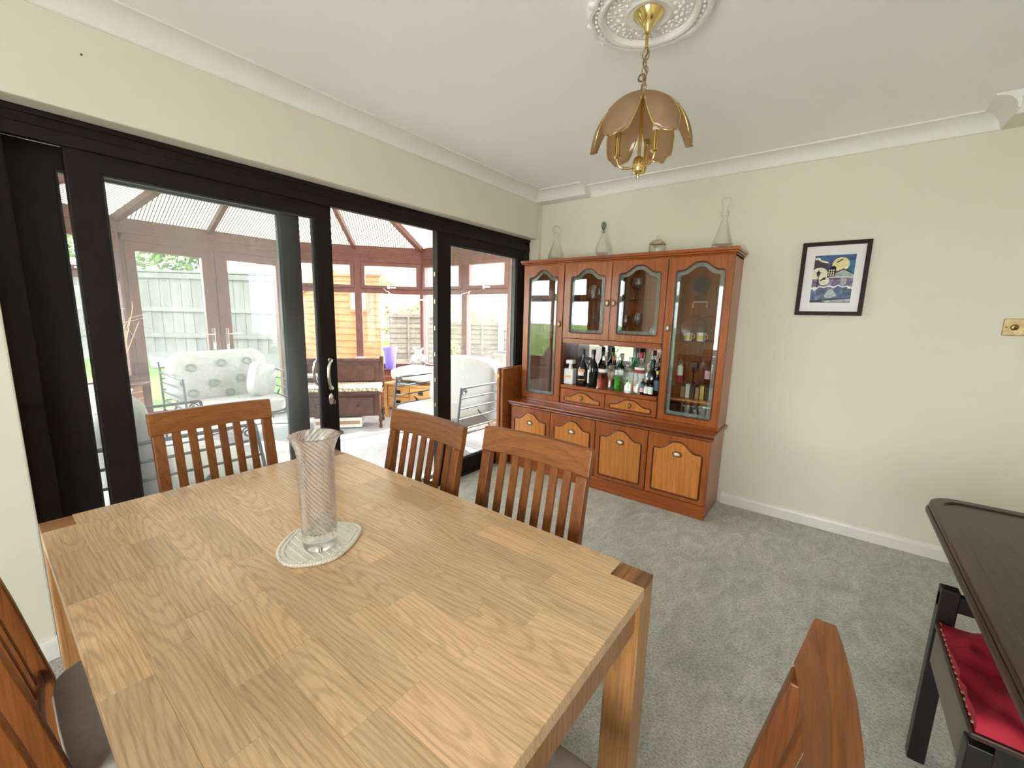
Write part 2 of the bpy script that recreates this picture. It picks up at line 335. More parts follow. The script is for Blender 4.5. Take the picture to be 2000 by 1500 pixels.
# ------------------------------------------------------------------ mesh builder
ORG = {}
def root_of(o):
    while o.parent: o = o.parent
    return o
class MB:
    def __init__(s): s.v = []; s.f = []; s.mi = []; s.cur = 0; s.uv = None
    def add(s, vs, fs, M=None):
        b = len(s.v)
        s.v += [tuple(M @ Vector(v)) if M else tuple(v) for v in vs]
        s.f += [tuple(i+b for i in f) for f in fs]; s.mi += [s.cur]*len(fs); return s
    def box(s, x0, x1, y0, y1, z0, z1, M=None):
        vs = [(x, y, z) for z in (z0, z1) for y in (y0, y1) for x in (x0, x1)]
        return s.add(vs, [(0, 2, 3, 1), (4, 5, 7, 6), (0, 1, 5, 4), (1, 3, 7, 5), (3, 2, 6, 7), (2, 0, 4, 6)], M)
    def bar(s, p0, p1, w, h, up=(0, 0, 1)):
        p0, p1 = Vector(p0), Vector(p1); d = (p1-p0).normalized(); up = Vector(up)
        sd = d.cross(up)
        if sd.length < 1e-5: sd = d.cross(Vector((0, 1, 0)))
        sd.normalize(); u = sd.cross(d)
        vs = [p+sd*(a*w/2)+u*(b*h/2) for p in (p0, p1) for a, b in ((-1, -1), (1, -1), (1, 1), (-1, 1))]
        return s.add(vs, [(3, 2, 1, 0), (4, 5, 6, 7), (0, 1, 5, 4), (1, 2, 6, 5), (2, 3, 7, 6), (3, 0, 4, 7)])
    def tube(s, pts, r, n=8, closed=False, flat=1.0):
        pts = [Vector(p) for p in pts]; k = len(pts); vs = []; up = None
        rs = r if isinstance(r, (list, tuple)) else [r]*k
        for i, p in enumerate(pts):
            a = pts[i-1] if (i > 0 or closed) else pts[i]
            b = pts[(i+1) % k] if (i < k-1 or closed) else pts[i]
            d = (b-a).normalized()
            if up is None: up = Vector((0, 0, 1)) if abs(d.z) < .9 else Vector((0, 1, 0))
            sd = d.cross(up)
            if sd.length < 1e-4: up = Vector((1, .3, 0)); sd = d.cross(up)
            sd.normalize(); up = sd.cross(d).normalized()
            for j in range(n):
                t = 2*PI*j/n; vs.append(p+sd*(rs[i]*math.cos(t))+up*(rs[i]*math.sin(t)*flat))
        fs = []
        for i in range(k if closed else k-1):
            for j in range(n):
                a = i*n+j; b = i*n+(j+1) % n; c = ((i+1) % k)*n+(j+1) % n; d = ((i+1) % k)*n+j
                fs.append((a, b, c, d))
        if not closed: fs += [tuple(range(n))[::-1], tuple((k-1)*n+j for j in range(n))]
        return s.add(vs, fs)
    def lathe(s, prof, n=24, c=(0, 0, 0), M=None, sx=1, sy=1, mod=None):
        vs = []; fs = []
        for i, (r, z) in enumerate(prof):
            for j in range(n):
                t = 2*PI*j/n; rr = max(r, 1e-5)*(mod(t, z, i) if mod else 1)
                vs.append((c[0]+rr*math.cos(t)*sx, c[1]+rr*math.sin(t)*sy, c[2]+z))
        for i in range(len(prof)-1):
            for j in range(n):
                k = (j+1) % n; fs.append((i*n+j, i*n+k, (i+1)*n+k, (i+1)*n+j))
        if prof[0][0] > 1e-4: fs.append(tuple(range(n))[::-1])
        if prof[-1][0] > 1e-4: fs.append(tuple((len(prof)-1)*n+j for j in range(n)))
        return s.add(vs, fs, M)
    def prism(s, poly, d0, d1, fn):
        n = len(poly); vs = [fn(a, b, d0) for a, b in poly]+[fn(a, b, d1) for a, b in poly]
        fs = [tuple(range(n)), tuple(range(2*n-1, n-1, -1))]+[(i, i+n, (i+1) % n+n, (i+1) % n) for i in range(n)]
        return s.add(vs, fs)
    def ball(s, c, r, sx=1, sy=1, sz=1, n=12, m=8, e=1.0, M=None):
        sg = lambda x: math.copysign(abs(x)**e, x)
        vs = []; fs = []
        for i in range(m+1):
            ph = -PI/2+PI*i/m
            for j in range(n):
                t = 2*PI*j/n
                vs.append((c[0]+r*sx*sg(math.cos(ph))*sg(math.cos(t)), c[1]+r*sy*sg(math.cos(ph))*sg(math.sin(t)), c[2]+r*sz*sg(math.sin(ph))))
        for i in range(m):
            for j in range(n):
                k = (j+1) % n; fs.append((i*n+j, i*n+k, (i+1)*n+k, (i+1)*n+j))
        return s.add(vs, fs, M)
    def holed(s, outer, inner, d0, d1, fn):
        bm = bmesh.new(); es = []
        for loop in (outer, inner):
            vv = [bm.verts.new((a, b, 0)) for a, b in loop]
            es += [bm.edges.new((vv[i], vv[(i+1) % len(vv)])) for i in range(len(vv))]
        bmesh.ops.triangle_fill(bm, use_beauty=True, edges=es, normal=(0, 0, 1))
        bm.verts.index_update(); n = len(bm.verts); co = [v.co for v in bm.verts]
        vs = [fn(c.x, c.y, d0) for c in co]+[fn(c.x, c.y, d1) for c in co]
        fs = []
        for f in bm.faces:
            ix = [v.index for v in f.verts]; fs.append(tuple(ix)); fs.append(tuple(i+n for i in ix[::-1]))
        for e in bm.edges:
            if len(e.link_faces) == 1:
                a, b = e.verts[0].index, e.verts[1].index; fs.append((a, b, b+n, a+n))
        bm.free(); return s.add(vs, fs)
    def mesh(s, name, mats, off=(0, 0, 0), smooth=None, recalc=True):
        me = bpy.data.meshes.new(name); o = Vector(off)
        me.from_pydata([tuple(Vector(v)-o) for v in s.v], [], s.f)
        mats = mats if isinstance(mats, (list, tuple)) else [mats]
        for m in mats: me.materials.append(MATS[m])
        if len(mats) > 1: me.polygons.foreach_set('material_index', s.mi)
        if recalc:
            bm = bmesh.new(); bm.from_mesh(me); bmesh.ops.recalc_face_normals(bm, faces=bm.faces); bm.to_mesh(me); bm.free()
        if smooth is not None:
            me.polygons.foreach_set('use_smooth', [True]*len(me.polygons)); me.set_sharp_from_angle(angle=math.radians(smooth))
        return me
    def build(s, name, mats, parent=None, at=None, local=False, smooth=None, bev=0, seg=2, recalc=True):
        off = (0, 0, 0)
        if at is not None: off = at
        elif parent is not None and not local: off = ORG.get(root_of(parent).name, (0, 0, 0))
        me = s.mesh(name, mats, off, smooth, recalc)
        o = bpy.data.objects.new(name, me); COL.objects.link(o)
        if parent is not None: o.parent = parent
        elif at is not None: o.location = at
        if bev:
            b = o.modifiers.new('edge', 'BEVEL'); b.width = bev; b.segments = seg; b.limit_method = 'ANGLE'; b.angle_limit = math.radians(40)
        return o
def tag(o, label=None, cat=None, group=None, kind=None):
    if label: o['label'] = label
    if cat: o['category'] = cat
    if group: o['group'] = group
    if kind: o['kind'] = kind
    return o
def thing(name, label=None, cat=None, loc=(0, 0, 0), rotz=0, group=None, kind=None):
    o = bpy.data.objects.new(name, None); COL.objects.link(o); o.location = loc; o.rotation_euler = (0, 0, rotz)
    o.empty_display_size = .1
    ORG[o.name] = tuple(loc); return tag(o, label, cat, group, kind)
def copy_tree(o, loc=None, rotz=None, label=None, parent=None):
    c = o.copy(); COL.objects.link(c)
    if parent is not None: c.parent = parent
    if loc is not None: c.location = loc
    if rotz is not None: c.rotation_euler = (0, 0, rotz)
    if label: c['label'] = label
    for ch in o.children: copy_tree(ch, parent=c)
    return c
def struct(name, mb, mat, label=None, **k):
    o = mb.build(name, mat, **k); return tag(o, label, kind='structure')
def XZ(a, b, d): return (a, d, b)
def YZ(a, b, d): return (d, a, b)
def XY(a, b, d): return (a, b, d)

# ------------------------------------------------------------------ room shell
XL, YB, ZC = -2.30, 3.395, 2.462
YO0, YO1, ZO = .082, 3.349, 2.075
YJ = 3.195
struct('floor', MB().box(-2.42, 1.7, -1.7, 3.5, -.12, 0), 'carpet', 'pale grey green carpet of the dining room')
struct('ceiling', MB().box(-2.5, 1.8, -1.9, 3.6, ZC, ZC+.12), 'ceiling_paint', 'off white flat plaster ceiling')
w = MB(); w.box(-2.62, XL, -1.9, YO0, -.12, 3.4).box(-2.62, XL, YO1, 3.6, -.12, 3.4).box(-2.62, XL, YO0, YO1, ZO, 3.4)
struct('wall_left', w, 'wall_paint', 'cream wall around the patio doors', bev=.006)
w = MB(); w.box(XL, 1.8, YB, 3.6, 0, ZC)
struct('wall_back', w, 'wall_paint', 'cream wall behind the display cabinet')
struct('wall_right', MB().box(1.7, 1.9, -1.9, 3.5, -.12, ZC), 'wall_paint', 'cream side wall')
w = MB(); w.box(-2.3, -.8, -1.9, -1.7, -.12, ZC).box(.8, 1.7, -1.9, -1.7, -.12, ZC).box(-.8, .8, -1.9, -1.7, -.12, .3).box(-.8, .8, -1.9, -1.7, 2.0, ZC)
struct('wall_rear', w, 'wall_paint', 'cream unseen wall with a window added for fill daylight')
wr = thing('fill_window', 'white framed unseen window added opposite the cabinet for fill daylight', loc=(0, -1.8, .3), kind='structure')  # unseen window, added to let fill daylight in from behind
m = MB()
for a, b in ((-.8, -.74), (-.03, .03), (.74, .8)): m.box(a, b, -1.83, -1.77, .3, 2.0)
m.box(-.8, .8, -1.83, -1.77, .3, .36).box(-.8, .8, -1.83, -1.77, 1.94, 2.0); m.build('window_frame', 'white_plastic', wr)
for a, b in ((-.74, -.03), (.03, .74)): MB().box(a, b, -1.803, -1.797, .36, 1.94).build('pane', 'cons_glass', wr)
# skirting
def skirt(poly_len, name, fn, lab):
    pr = [(0, 0), (.016, 0), (.016, .062), (.012, .074), (.005, .082), (0, .085)]
    struct(name, MB().prism(pr, poly_len[0], poly_len[1], fn), 'white_gloss', lab)
skirt((-.56, 1.7), 'baseboard_back', lambda a, b, d: (d, YB-a, b), 'white painted skirting board under the picture')
skirt((-1.7, .08), 'baseboard_left', lambda a, b, d: (XL+a, d, b), 'white painted skirting board beside the patio doors')
# coving
def cove(n, d0, d1, fn, lab):
    pr = [(0, 0), (0, -.078), (.008, -.078)]
    for i in range(9):
        t = PI/2*i/8; pr.append((.012+.088*(1-math.cos(t)), -.074+.066*math.sin(t)))
    pr += [(.107, -.008), (.107, 0)]
    struct('trim_%d' % n, MB().prism(pr, d0, d1, fn), 'cove_plaster', lab, smooth=35)
cove(1, -1.7, YB, lambda a, b, d: (XL+a, d, ZC+b), 'plaster coving along the patio door wall')
cove(2, -1.80, .545, lambda a, b, d: (d, YB-a, ZC+b), 'plaster coving above the cabinet and picture')
cove(3, XL, -1.80, lambda a, b, d: (d, YB-.1-a, ZC+b), 'short thicker run of coving in the corner')
cove(4, .545, 1.7, lambda a, b, d: (d, YJ-a, ZC+b), 'coving on the stepped part of the wall')
cove(5, YJ-.10, YB, lambda a, b, d: (.545-a*.8, d, ZC+b), 'coving return at the wall step')
struct('trim_7', MB().box(.545, 1.7, YJ, YB, ZC-.078, ZC), 'wall_paint', 'boxing behind the stepped coving')
struct('trim_6', MB().box(XL, -1.80, YB-.1, YB, ZC-.078, ZC), 'cove_plaster', 'boxing behind the thicker coving')

# ------------------------------------------------------------------ patio door (three panels, middle one slid open)
d1 = thing('door_1', 'dark brown three panel sliding patio door, middle panel slid open', loc=(-2.45, 1.715, 0), kind='structure')
m = MB()
m.box(-2.56, -2.40, YO0, YO0+.07, 0, ZO).box(-2.56, -2.40, YO1-.07, YO1, 0, ZO)
m.box(-2.56, -2.40, YO0, YO1, ZO-.075, ZO).box(-2.56, -2.40, YO0, YO1, 0, .035)
m.box(-2.415, -2.392, YO0, YO1, ZO-.022, ZO).box(-2.425, -2.396, YO0, YO1, ZO-.105, ZO-.055)
m.build('frame', 'dark_upvc', d1, bev=.004)
MB().box(-2.47, -2.44, YO0+.07, YO1-.07, .035, .048).build('track', 'chrome', d1)
def panel(y0, y1, xa, xb, z0, z1, sl, sr, top=.088, bot=.11):
    m = MB(); m.holed([(y0, z0), (y1, z0), (y1, z1), (y0, z1)], [(y0+sl, z0+bot), (y1-sr, z0+bot), (y1-sr, z1-top), (y0+sl, z1-top)], xa, xb, YZ)
    p = m.build('door_panel', 'dark_upvc', d1, bev=.005)
    s = MB(); s.holed([(y0+sl, z0+bot), (y1-sr, z0+bot), (y1-sr, z1-top), (y0+sl, z1-top)],
                      [(y0+sl+.008, z0+bot+.008), (y1-sr-.008, z0+bot+.008), (y1-sr-.008, z1-top-.008), (y0+sl+.008, z1-top-.008)], (xa+xb)/2-.012, (xa+xb)/2+.012, YZ)
    s.build('seal', 'seal', p)
    MB().box((xa+xb)/2-.006, (xa+xb)/2+.006, y0+sl, y1-sr, z0+bot, z1-top).build('pane', 'patio_glass', p)
    return p
panel(YO0+.05, 1.225, -2.535, -2.490, .04, 1.985, .150, .110)
mid = panel(.300, 1.372, -2.455, -2.410, .04, 1.985, .103, .102)
rp = panel(2.195, YO1-.02, -2.465, -2.410, .04, 1.985, .140, .150)
m = MB()
for i in range(7): m.box(-2.445, -2.435, 2.191, 2.197, .45+i*.2, .48+i*.2)
m.build('latch_keep', 'old_brass', rp)
for dx, sg in ((-2.404, 1), (-2.461, -1)):
    h = MB(); cyy = 1.318
    pts = [(dx, cyy, 1.085), (dx+sg*.03, cyy-.004, 1.088)]
    for i in range(9):
        t = -PI/2+PI*i/8; pts.append((dx+sg*(.045+.012*math.cos(t)), cyy-.014-.026*math.cos(t), 1.0-.082*math.sin(t)))
    pts += [(dx+sg*.03, cyy-.004, .912), (dx, cyy, .915)]
    hd = h.tube(pts, .0085, 10).build('handle', 'chrome', mid, smooth=60)
    MB().lathe([(.0, 0), (.014, 0), (.013, .008), (0, .01)], 16, M=Matrix.Translation((dx, cyy, 1.085)) @ Matrix.Rotation(sg*PI/2, 4, 'Y')).build('rose', 'chrome', hd, smooth=50)
    MB().lathe([(.0, 0), (.014, 0), (.013, .008), (0, .01)], 16, M=Matrix.Translation((dx, cyy, .915)) @ Matrix.Rotation(sg*PI/2, 4, 'Y')).build('rose', 'chrome', hd, smooth=50)
es = MB().ball((-2.404, 1.318, .845), 1, .008, .016, .036, 16, 10).build('escutcheon', 'chrome', mid, smooth=60)
k = MB().box(-2.398, -2.375, 1.316, 1.320, .842, .848)
k.tube([(-2.372+.0*i, 1.318+.009*math.cos(i*PI/5), .832+.012*math.sin(i*PI/5)) for i in range(10)], .0025, 6, True)
k.build('key', 'old_brass', mid)

# ------------------------------------------------------------------ conservatory
FC, ZE = -.05, 2.13
CA, CB, CD = Vector((-6.07, 1.05)), Vector((-6.07, 2.74)), Vector((-4.876, 4.16))
CA2, CD2 = Vector((-4.876, -.37)), Vector((-2.62, -.37))
CE = Vector((-2.62, 4.16)); BOSS = Vector((-4.03, 1.895, 3.17)); RH = Vector((-2.62, 1.895, 3.17))
fl = MB(); fl.prism([(-2.56, -.37), (-4.876, -.37), (-6.07, 1.05), (-6.07, 2.74), (-4.876, 4.16), (-2.56, 4.16)], FC-.15, FC, XY)
struct('floor_conservatory', fl, 'vinyl_tile', 'pale grey marbled floor of the conservatory')
class Facet:
    def __init__(s, A, B):
        s.A, s.B = A, B; s.u = (B-A).normalized(); s.L = (B-A).length
        c = Vector((-4.2, 1.9)); n = Vector((-s.u.y, s.u.x)); s.n = n if n.dot(c-A) > 0 else -n
    def p(s, u, z, d): q = s.A+s.u*u+s.n*d; return (q.x, q.y, z)
    def bx(s, m, u0, u1, z0, z1, d0, d1):
        return m.prism([(u0, z0), (u1, z0), (u1, z1), (u0, z1)], d0, d1, lambda a, b, d: s.p(a, b, d))
NW = 1; NWALL = 0
def glazed(F, muls, name, lab, wallname, walllab):
    r = thing(name, lab, loc=F.p(F.L/2, .58, 0), kind='structure')
    m = MB(); F.bx(m, 0, F.L, .56, .63, -.04, .05); F.bx(m, 0, F.L, 2.06, ZE+.02, -.04, .04); F.bx(m, 0, F.L, 1.635, 1.70, -.04, .04)
    m.build('window_frame', 'brown_upvc', r, bev=.006)
    for u in [.0]+muls+[F.L]:
        m = MB(); F.bx(m, max(0, u-.048), min(F.L, u+.048), .56, ZE+.02, -.04, .045); m.build('mullion', 'brown_upvc', r, bev=.006)
    us = [.0]+muls+[F.L]
    for a, b in zip(us[:-1], us[1:]):
        a += .048; b -= .048
        m = MB(); m.holed([(a, 1.70), (b, 1.70), (b, 2.06), (a, 2.06)], [(a+.05, 1.745), (b-.05, 1.745), (b-.05, 2.015), (a+.05, 2.015)], -.03, .055, lambda x, z, d: F.p(x, z, d))
        s = m.build('sash', 'brown_upvc', r, bev=.006)
        m = MB(); F.bx(m, a+.05, b-.05, 1.745, 2.015, -.003, .003); m.build('pane', 'cons_glass', s)
        m = MB(); c = (a+b)/2; F.bx(m, c-.05, c+.07, 1.712, 1.730, .055, .068); F.bx(m, c-.05, c-.02, 1.70, 1.742, .055, .064); m.build('handle', 'white_plastic', s, bev=.003)
        m = MB(); F.bx(m, a, b, .63, 1.635, -.003, .003); m.build('pane', 'cons_glass', r)
    sl = MB(); F.bx(sl, 0, F.L, .535, .56, -.06, .20); sl.build('sill', 'brown_upvc', r, bev=.006)
    w = MB(); F.bx(w, 0, F.L, -.4, .535, -.12, .10); struct(wallname, w, 'cons_brick', walllab)
    return r
F2, F3 = Facet(CB, CD), Facet(CD, CE); F2m, F3m = Facet(CA, CA2), Facet(CA2, CD2); F1 = Facet(CA, CB)
glazed(F2, [.955], 'window_2', 'angled brown conservatory window behind the wooden bench', 'wall_front_angle', 'low brick wall under the angled window')
glazed(F3, [.876, 1.66], 'window_3', 'brown conservatory window on the armchair side', 'wall_side', 'low brick wall beside the armchair')
glazed(F2m, [.93], 'window_4', 'angled brown conservatory window left of the french doors', 'wall_far_angle', 'low brick wall left of the french doors')
glazed(F3m, [.75, 1.5], 'window_5', 'brown conservatory side window nearest the cream wall', 'wall_far_side', 'low brick wall at the near end of the conservatory')
# french doors
d2 = thing('door_2', 'brown glazed french doors opening on the garden', loc=F1.p(F1.L/2, FC, 0), kind='structure')
m = MB(); F1.bx(m, 0, .06, FC, ZE+.02, -.04, .04); F1.bx(m, F1.L-.06, F1.L, FC, ZE+.02, -.04, .04); F1.bx(m, 0, F1.L, 2.05, ZE+.02, -.04, .04); F1.bx(m, 0, F1.L, FC, FC+.05, -.04, .04)
m.build('frame', 'brown_upvc', d2, bev=.006)
for a, b, g0, g1, hu, sg in ((.06, .862, .145, .735, .79, -1), (.868, F1.L-.06, 1.0, 1.565, .935, 1)):
    m = MB(); m.holed([(a, FC+.05), (b, FC+.05), (b, 2.05), (a, 2.05)], [(g0, .20), (g1, .20), (g1, 1.955), (g0, 1.955)], -.03, .05, lambda x, z, d: F1.p(x, z, d))
    lf = m.build('door_leaf', 'brown_upvc', d2, bev=.006)
    m = MB(); F1.bx(m, g0, g1, .20, 1.955, -.003, .003); m.build('pane', 'cons_glass', lf)
    m = MB(); F1.bx(m, hu-.017, hu+.017, .87, 1.13, .05, .058); pl = m.build('handle_plate', 'chrome', lf, bev=.006)
    MB().tube([F1.p(hu, 1.06, .055), F1.p(hu, 1.06, .10), F1.p(hu+sg*.02, 1.06, .105), F1.p(hu+sg*.13, 1.062, .10)], .009, 8).build('lever', 'chrome', pl, smooth=60)
    MB().ball(F1.p(hu, .92, .06), .011, n=10, m=6).build('keyhole', 'chrome', pl, smooth=60)
# roof
rf = thing('ceiling_conservatory', 'ribbed polycarbonate conservatory roof on brown rafters', loc=(-4.2, 1.9, 2.2), kind='structure')
ZR = ZE+.14
def v3(p, z): return Vector((p.x, p.y, z))
eave = [CD2, CA2, CA, CB, CD, CE]
for a, b in zip(eave[:-1], eave[1:]):
    F = Facet(a, b); m = MB(); F.bx(m, -.02, F.L+.02, ZE, ZE+.15, -.05, .05); F.bx(m, -.02, F.L+.02, ZE+.03, ZE+.05, .05, .058)
    m.build('eaves_beam', 'brown_upvc', rf, bev=.006)
def rafter(p, q, w=.055): MB().bar(p-Vector((0, 0, .03)), q-Vector((0, 0, .03)), w, .07).build('rafter', 'brown_upvc', rf, bev=.006)
def roof_panel(pts, edir):
    pts = [Vector(p) for p in pts]; n = (pts[1]-pts[0]).cross(pts[2]-pts[0]).normalized()
    if n.z < 0: n = -n
    c = sum(pts, Vector())/len(pts); k = len(pts)
    vs = [p+n*.012 for p in pts]+[p+n*.037 for p in pts]
    fs = [tuple(range(k)), tuple(range(2*k-1, k-1, -1))]+[(i, (i+1) % k, (i+1) % k+k, i+k) for i in range(k)]
    o = MB().add(vs, fs).build('roof_panel', 'polycarbonate', rf)
    uv = o.data.uv_layers.new(name='UVMap'); org = Vector(ORG[rf.name])
    for lp in o.data.loops:
        q = o.data.vertices[lp.vertex_index].co+org; uv.data[lp.index].uv = (q.x*edir.x+q.y*edir.y, q.z)
for a, b in ((CA2, CA), (CA, CB), (CB, CD)):
    md = (a+b)/2; e = (b-a).normalized()
    for p, q in ((a, md), (md, b)): roof_panel([v3(p, ZR), v3(q, ZR), BOSS], e)
    rafter(v3(md, ZR), BOSS, .05)
for p in (CA2, CA, CB, CD): rafter(v3(p, ZR), BOSS, .065)
rafter(BOSS, RH, .08)
for yy in (CD.y, CA2.y):
    xs = [-4.876, -4.0, -3.2, -2.62]; tops = [-4.03, -4.03, -3.2, -2.62]
    for i in range(3):
        a, b = Vector((xs[i], yy, ZR)), Vector((xs[i+1], yy, ZR)); c, d = Vector((tops[i+1], BOSS.y, BOSS.z)), Vector((tops[i], BOSS.y, BOSS.z))
        roof_panel([a, b, c] if (c-d).length < .01 else [a, b, c, d], Vector((1, 0)))
        if i: rafter(a, d, .05)

# ------------------------------------------------------------------ garden
gm = MB()
gx = [-60, -15, -11.2, -7.0, -6.2]; gz = [.35, .30, .22, -.18, -.2]
vs = []; fs = []
for x, z in zip(gx, gz):
    for y in (-40, 60): vs.append((x, y, z))
for i in range(4): fs.append((2*i, 2*i+2, 2*i+3, 2*i+1))
gm.add(vs, fs); struct('ground_paved', MB().add([(-6.2, -40, -.2), (-6.2, 60, -.2), (20, 60, -.2), (20, -40, -.2)], [(0, 1, 2, 3)]), 'bounce_paving', 'pale paving around the house, lightened to bounce daylight indoors')
struct('ground', gm, 'lawn', 'green lawn of the garden')
m = MB(); m.box(-7.05, -6.12, -.5, 4.6, -.2, -.14); struct('path', m, 'old_concrete', 'pale paving along the conservatory')
FA, FB = Vector((-13.6, .5)), Vector((-9.45, 4.078))
Ff = Facet(FA, FB)
fr = thing('garden_fence', 'tall grey close board fence behind the lawn', 'fence', (FA.x, FA.y, .2))
u = 0; i = 0
while u < Ff.L:
    m = MB(); Ff.bx(m, u, min(u+.118, Ff.L), .42, 2.07, .02+.012*(i % 2), .036+.012*(i % 2)); m.build('pale', 'fence_pale', fr); u += .105; i += 1
for z0, z1 in ((.74, .83), (1.28, 1.36), (1.95, 2.05)):
    m = MB(); Ff.bx(m, 0, Ff.L, z0, z1, .045, .085); m.build('rail', 'fence_pale', fr)
m = MB(); Ff.bx(m, 0, Ff.L, 2.07, 2.11, -.02, .09); m.build('capping', 'fence_pale', fr)
m = MB(); Ff.bx(m, 0, Ff.L, .02, .42, .0, .05); m.build('gravel_board', 'old_concrete', fr)
# lap fence on the right: horizontal slats between posts
lf = thing('lap_fence', 'weathered horizontal lap fence behind the angled window', 'fence', (-6.6, 5.3, 0))
SEG = [((-6.48, 4.72), (-5.85, 5.55), 1.34), ((-5.85, 5.55), (-5.1, 6.25), 1.22), ((-5.1, 6.25), (-4.1, 7.1), 1.13), ((-4.1, 7.1), (-2.9, 8.1), 1.12)]
for a, b, zt in SEG:
    F = Facet(Vector(a), Vector(b)); z = -.1
    while z < zt-.05:
        m = MB(); vs = [F.p(-.0, z, .02), F.p(F.L, z, .02), F.p(F.L, z+.115, .0), F.p(0, z+.115, .0), F.p(0, z, .032), F.p(F.L, z, .032), F.p(F.L, z+.115, .012), F.p(0, z+.115, .012)]
        m.add(vs, [(0, 1, 2, 3), (7, 6, 5, 4), (0, 4, 5, 1), (1, 5, 6, 2), (2, 6, 7, 3), (3, 7, 4, 0)]); m.build('slat', 'fence_slat', lf); z += .092
    for t in (.33, .66):
        m = MB(); F.bx(m, F.L*t-.018, F.L*t+.018, -.1, zt-.03, .03, .055); m.build('batten', 'fence_slat', lf)
    m = MB(); F.bx(m, 0, F.L, zt-.05, zt, -.01, .05); m.build('capping', 'fence_slat', lf)
    m = MB(); F.bx(m, F.L-.05, F.L+.05, -.2, zt+.06, -.05, .06); m.build('post', 'concrete', lf)
# shed
SA, SB, SCC = Vector((-8.25, 3.83)), Vector((-7.55, 4.10)), Vector((-6.65, 4.62))
sh = thing('garden_shed', 'orange timber shed with a gabled end beside the fence', 'shed', (SA.x, SA.y, 0))
Fs1 = Facet(Vector((-8.95, 4.25)), Vector((-7.45, 4.06))); Fs2 = Facet(Vector((-7.45, 4.06)), Vector((-6.55, 4.60)))
for F, zt0, zt1 in ((Fs1, 1.62, 1.98), (Fs2, 2.02, 1.98)):
    z = -.1
    while z < max(zt0, zt1):
        if zt0 < zt1:
            u0 = max(0, (z+.06-zt0)/(zt1-zt0))*F.L
        else: u0 = 0
        if u0 < F.L-.05:
            m = MB(); vs = [F.p(u0, z, .0), F.p(F.L, z, .0), F.p(F.L, z+.125, -.0), F.p(u0, z+.125, -.0), F.p(u0, z, .026), F.p(F.L, z, .026), F.p(F.L, z+.125, .010), F.p(u0, z+.125, .010)]
            m.add(vs, [(0, 1, 2, 3), (7, 6, 5, 4), (0, 4, 5, 1), (1, 5, 6, 2), (2, 6, 7, 3), (3, 7, 4, 0)]); m.build('board', 'shed_wood', sh)
        z += .118
m = MB(); m.bar(Fs1.p(-.08, 1.60, .03), Fs1.p(Fs1.L+.02, 2.02, .03), .04, .10); m.build('barge_board', 'shed_wood', sh)
m = MB(); Fs2.bx(m, -.05, Fs2.L+.05, 1.99, 2.09, .0, .05); m.build('fascia', 'shed_wood', sh)
m = MB(); Fs2.bx(m, .48, .84, 1.36, 1.74, .02, .05); wn = m.build('window', 'shed_wood', sh)
m = MB(); Fs2.bx(m, .52, .80, 1.40, 1.70, .05, .056); m.build('pane', 'slate_cover', wn)
m = MB(); vs = [Fs1.p(-.1, 1.60, 0), Fs1.p(Fs1.L, 2.04, .05), Fs2.p(Fs2.L+.05, 2.02, .08)]
vs += [(p[0]-1.6, p[1]+1.6, p[2]-.1) for p in vs[::-1]]
vs2 = [(p[0], p[1], p[2]+.04) for p in vs]
m.add(vs+vs2, [tuple(range(6)), tuple(range(11, 5, -1))]+[(i, (i+1) % 6, (i+1) % 6+6, i+6) for i in range(6)]); m.build('roof', 'roof_felt', sh)
# houses beyond
def at(d, ang): return (-d*math.sin(ang), d*math.cos(ang))
hs = thing('brick_house', 'pale brick house side wall rising behind the shed', 'house', (-13.5, 10.5, 0))
HA, HB = Vector((-16.5, 8.6)), Vector((-9.6, 12.2)); Fh = Facet(HA, HB)
m = MB(); Fh.bx(m, -2.6, Fh.L, -.2, 4.8, -5, 0); m.build('wall', 'house_brick', hs)
m = MB(); Fh.bx(m, 2.75, 2.87, 0, 4.8, 0, .1); m.build('downpipe', 'white_plastic', hs)
m = MB(); Fh.bx(m, -2.9, Fh.L+.3, 4.8, 5.0, -5.3, .35); m.build('eaves', 'white_plastic', hs)
m = MB(); m.prism([(-2.9, 5.0), (Fh.L+.3, 5.0), (Fh.L-2.2, 6.8), (-.4, 6.8)], -5.2, .3, lambda a, b, d: Fh.p(a, b, d)); m.build('roof', 'roof_tile', hs)
gg = thing('garage', 'low dark brick garage with a pale flat roof beyond the lap fence', 'garage', (-6.6, 11.5, 0))
Fg = Facet(Vector((-8.6, 11.2)), Vector((-4.8, 12.6)))
m = MB(); Fg.bx(m, 0, Fg.L, -.2, 1.62, -3.5, 0); m.build('wall', 'far_brick', gg)
m = MB(); Fg.bx(m, -.25, Fg.L+.25, 1.62, 1.74, -3.7, .2); m.add([Fg.p(-.2, 1.74, .2), Fg.p(Fg.L+.2, 1.74, .2), Fg.p(Fg.L+.2, 2.05, -3.5), Fg.p(-.2, 2.05, -3.5)], [(0, 1, 2, 3)]); m.build('roof', 'roof_felt', gg)
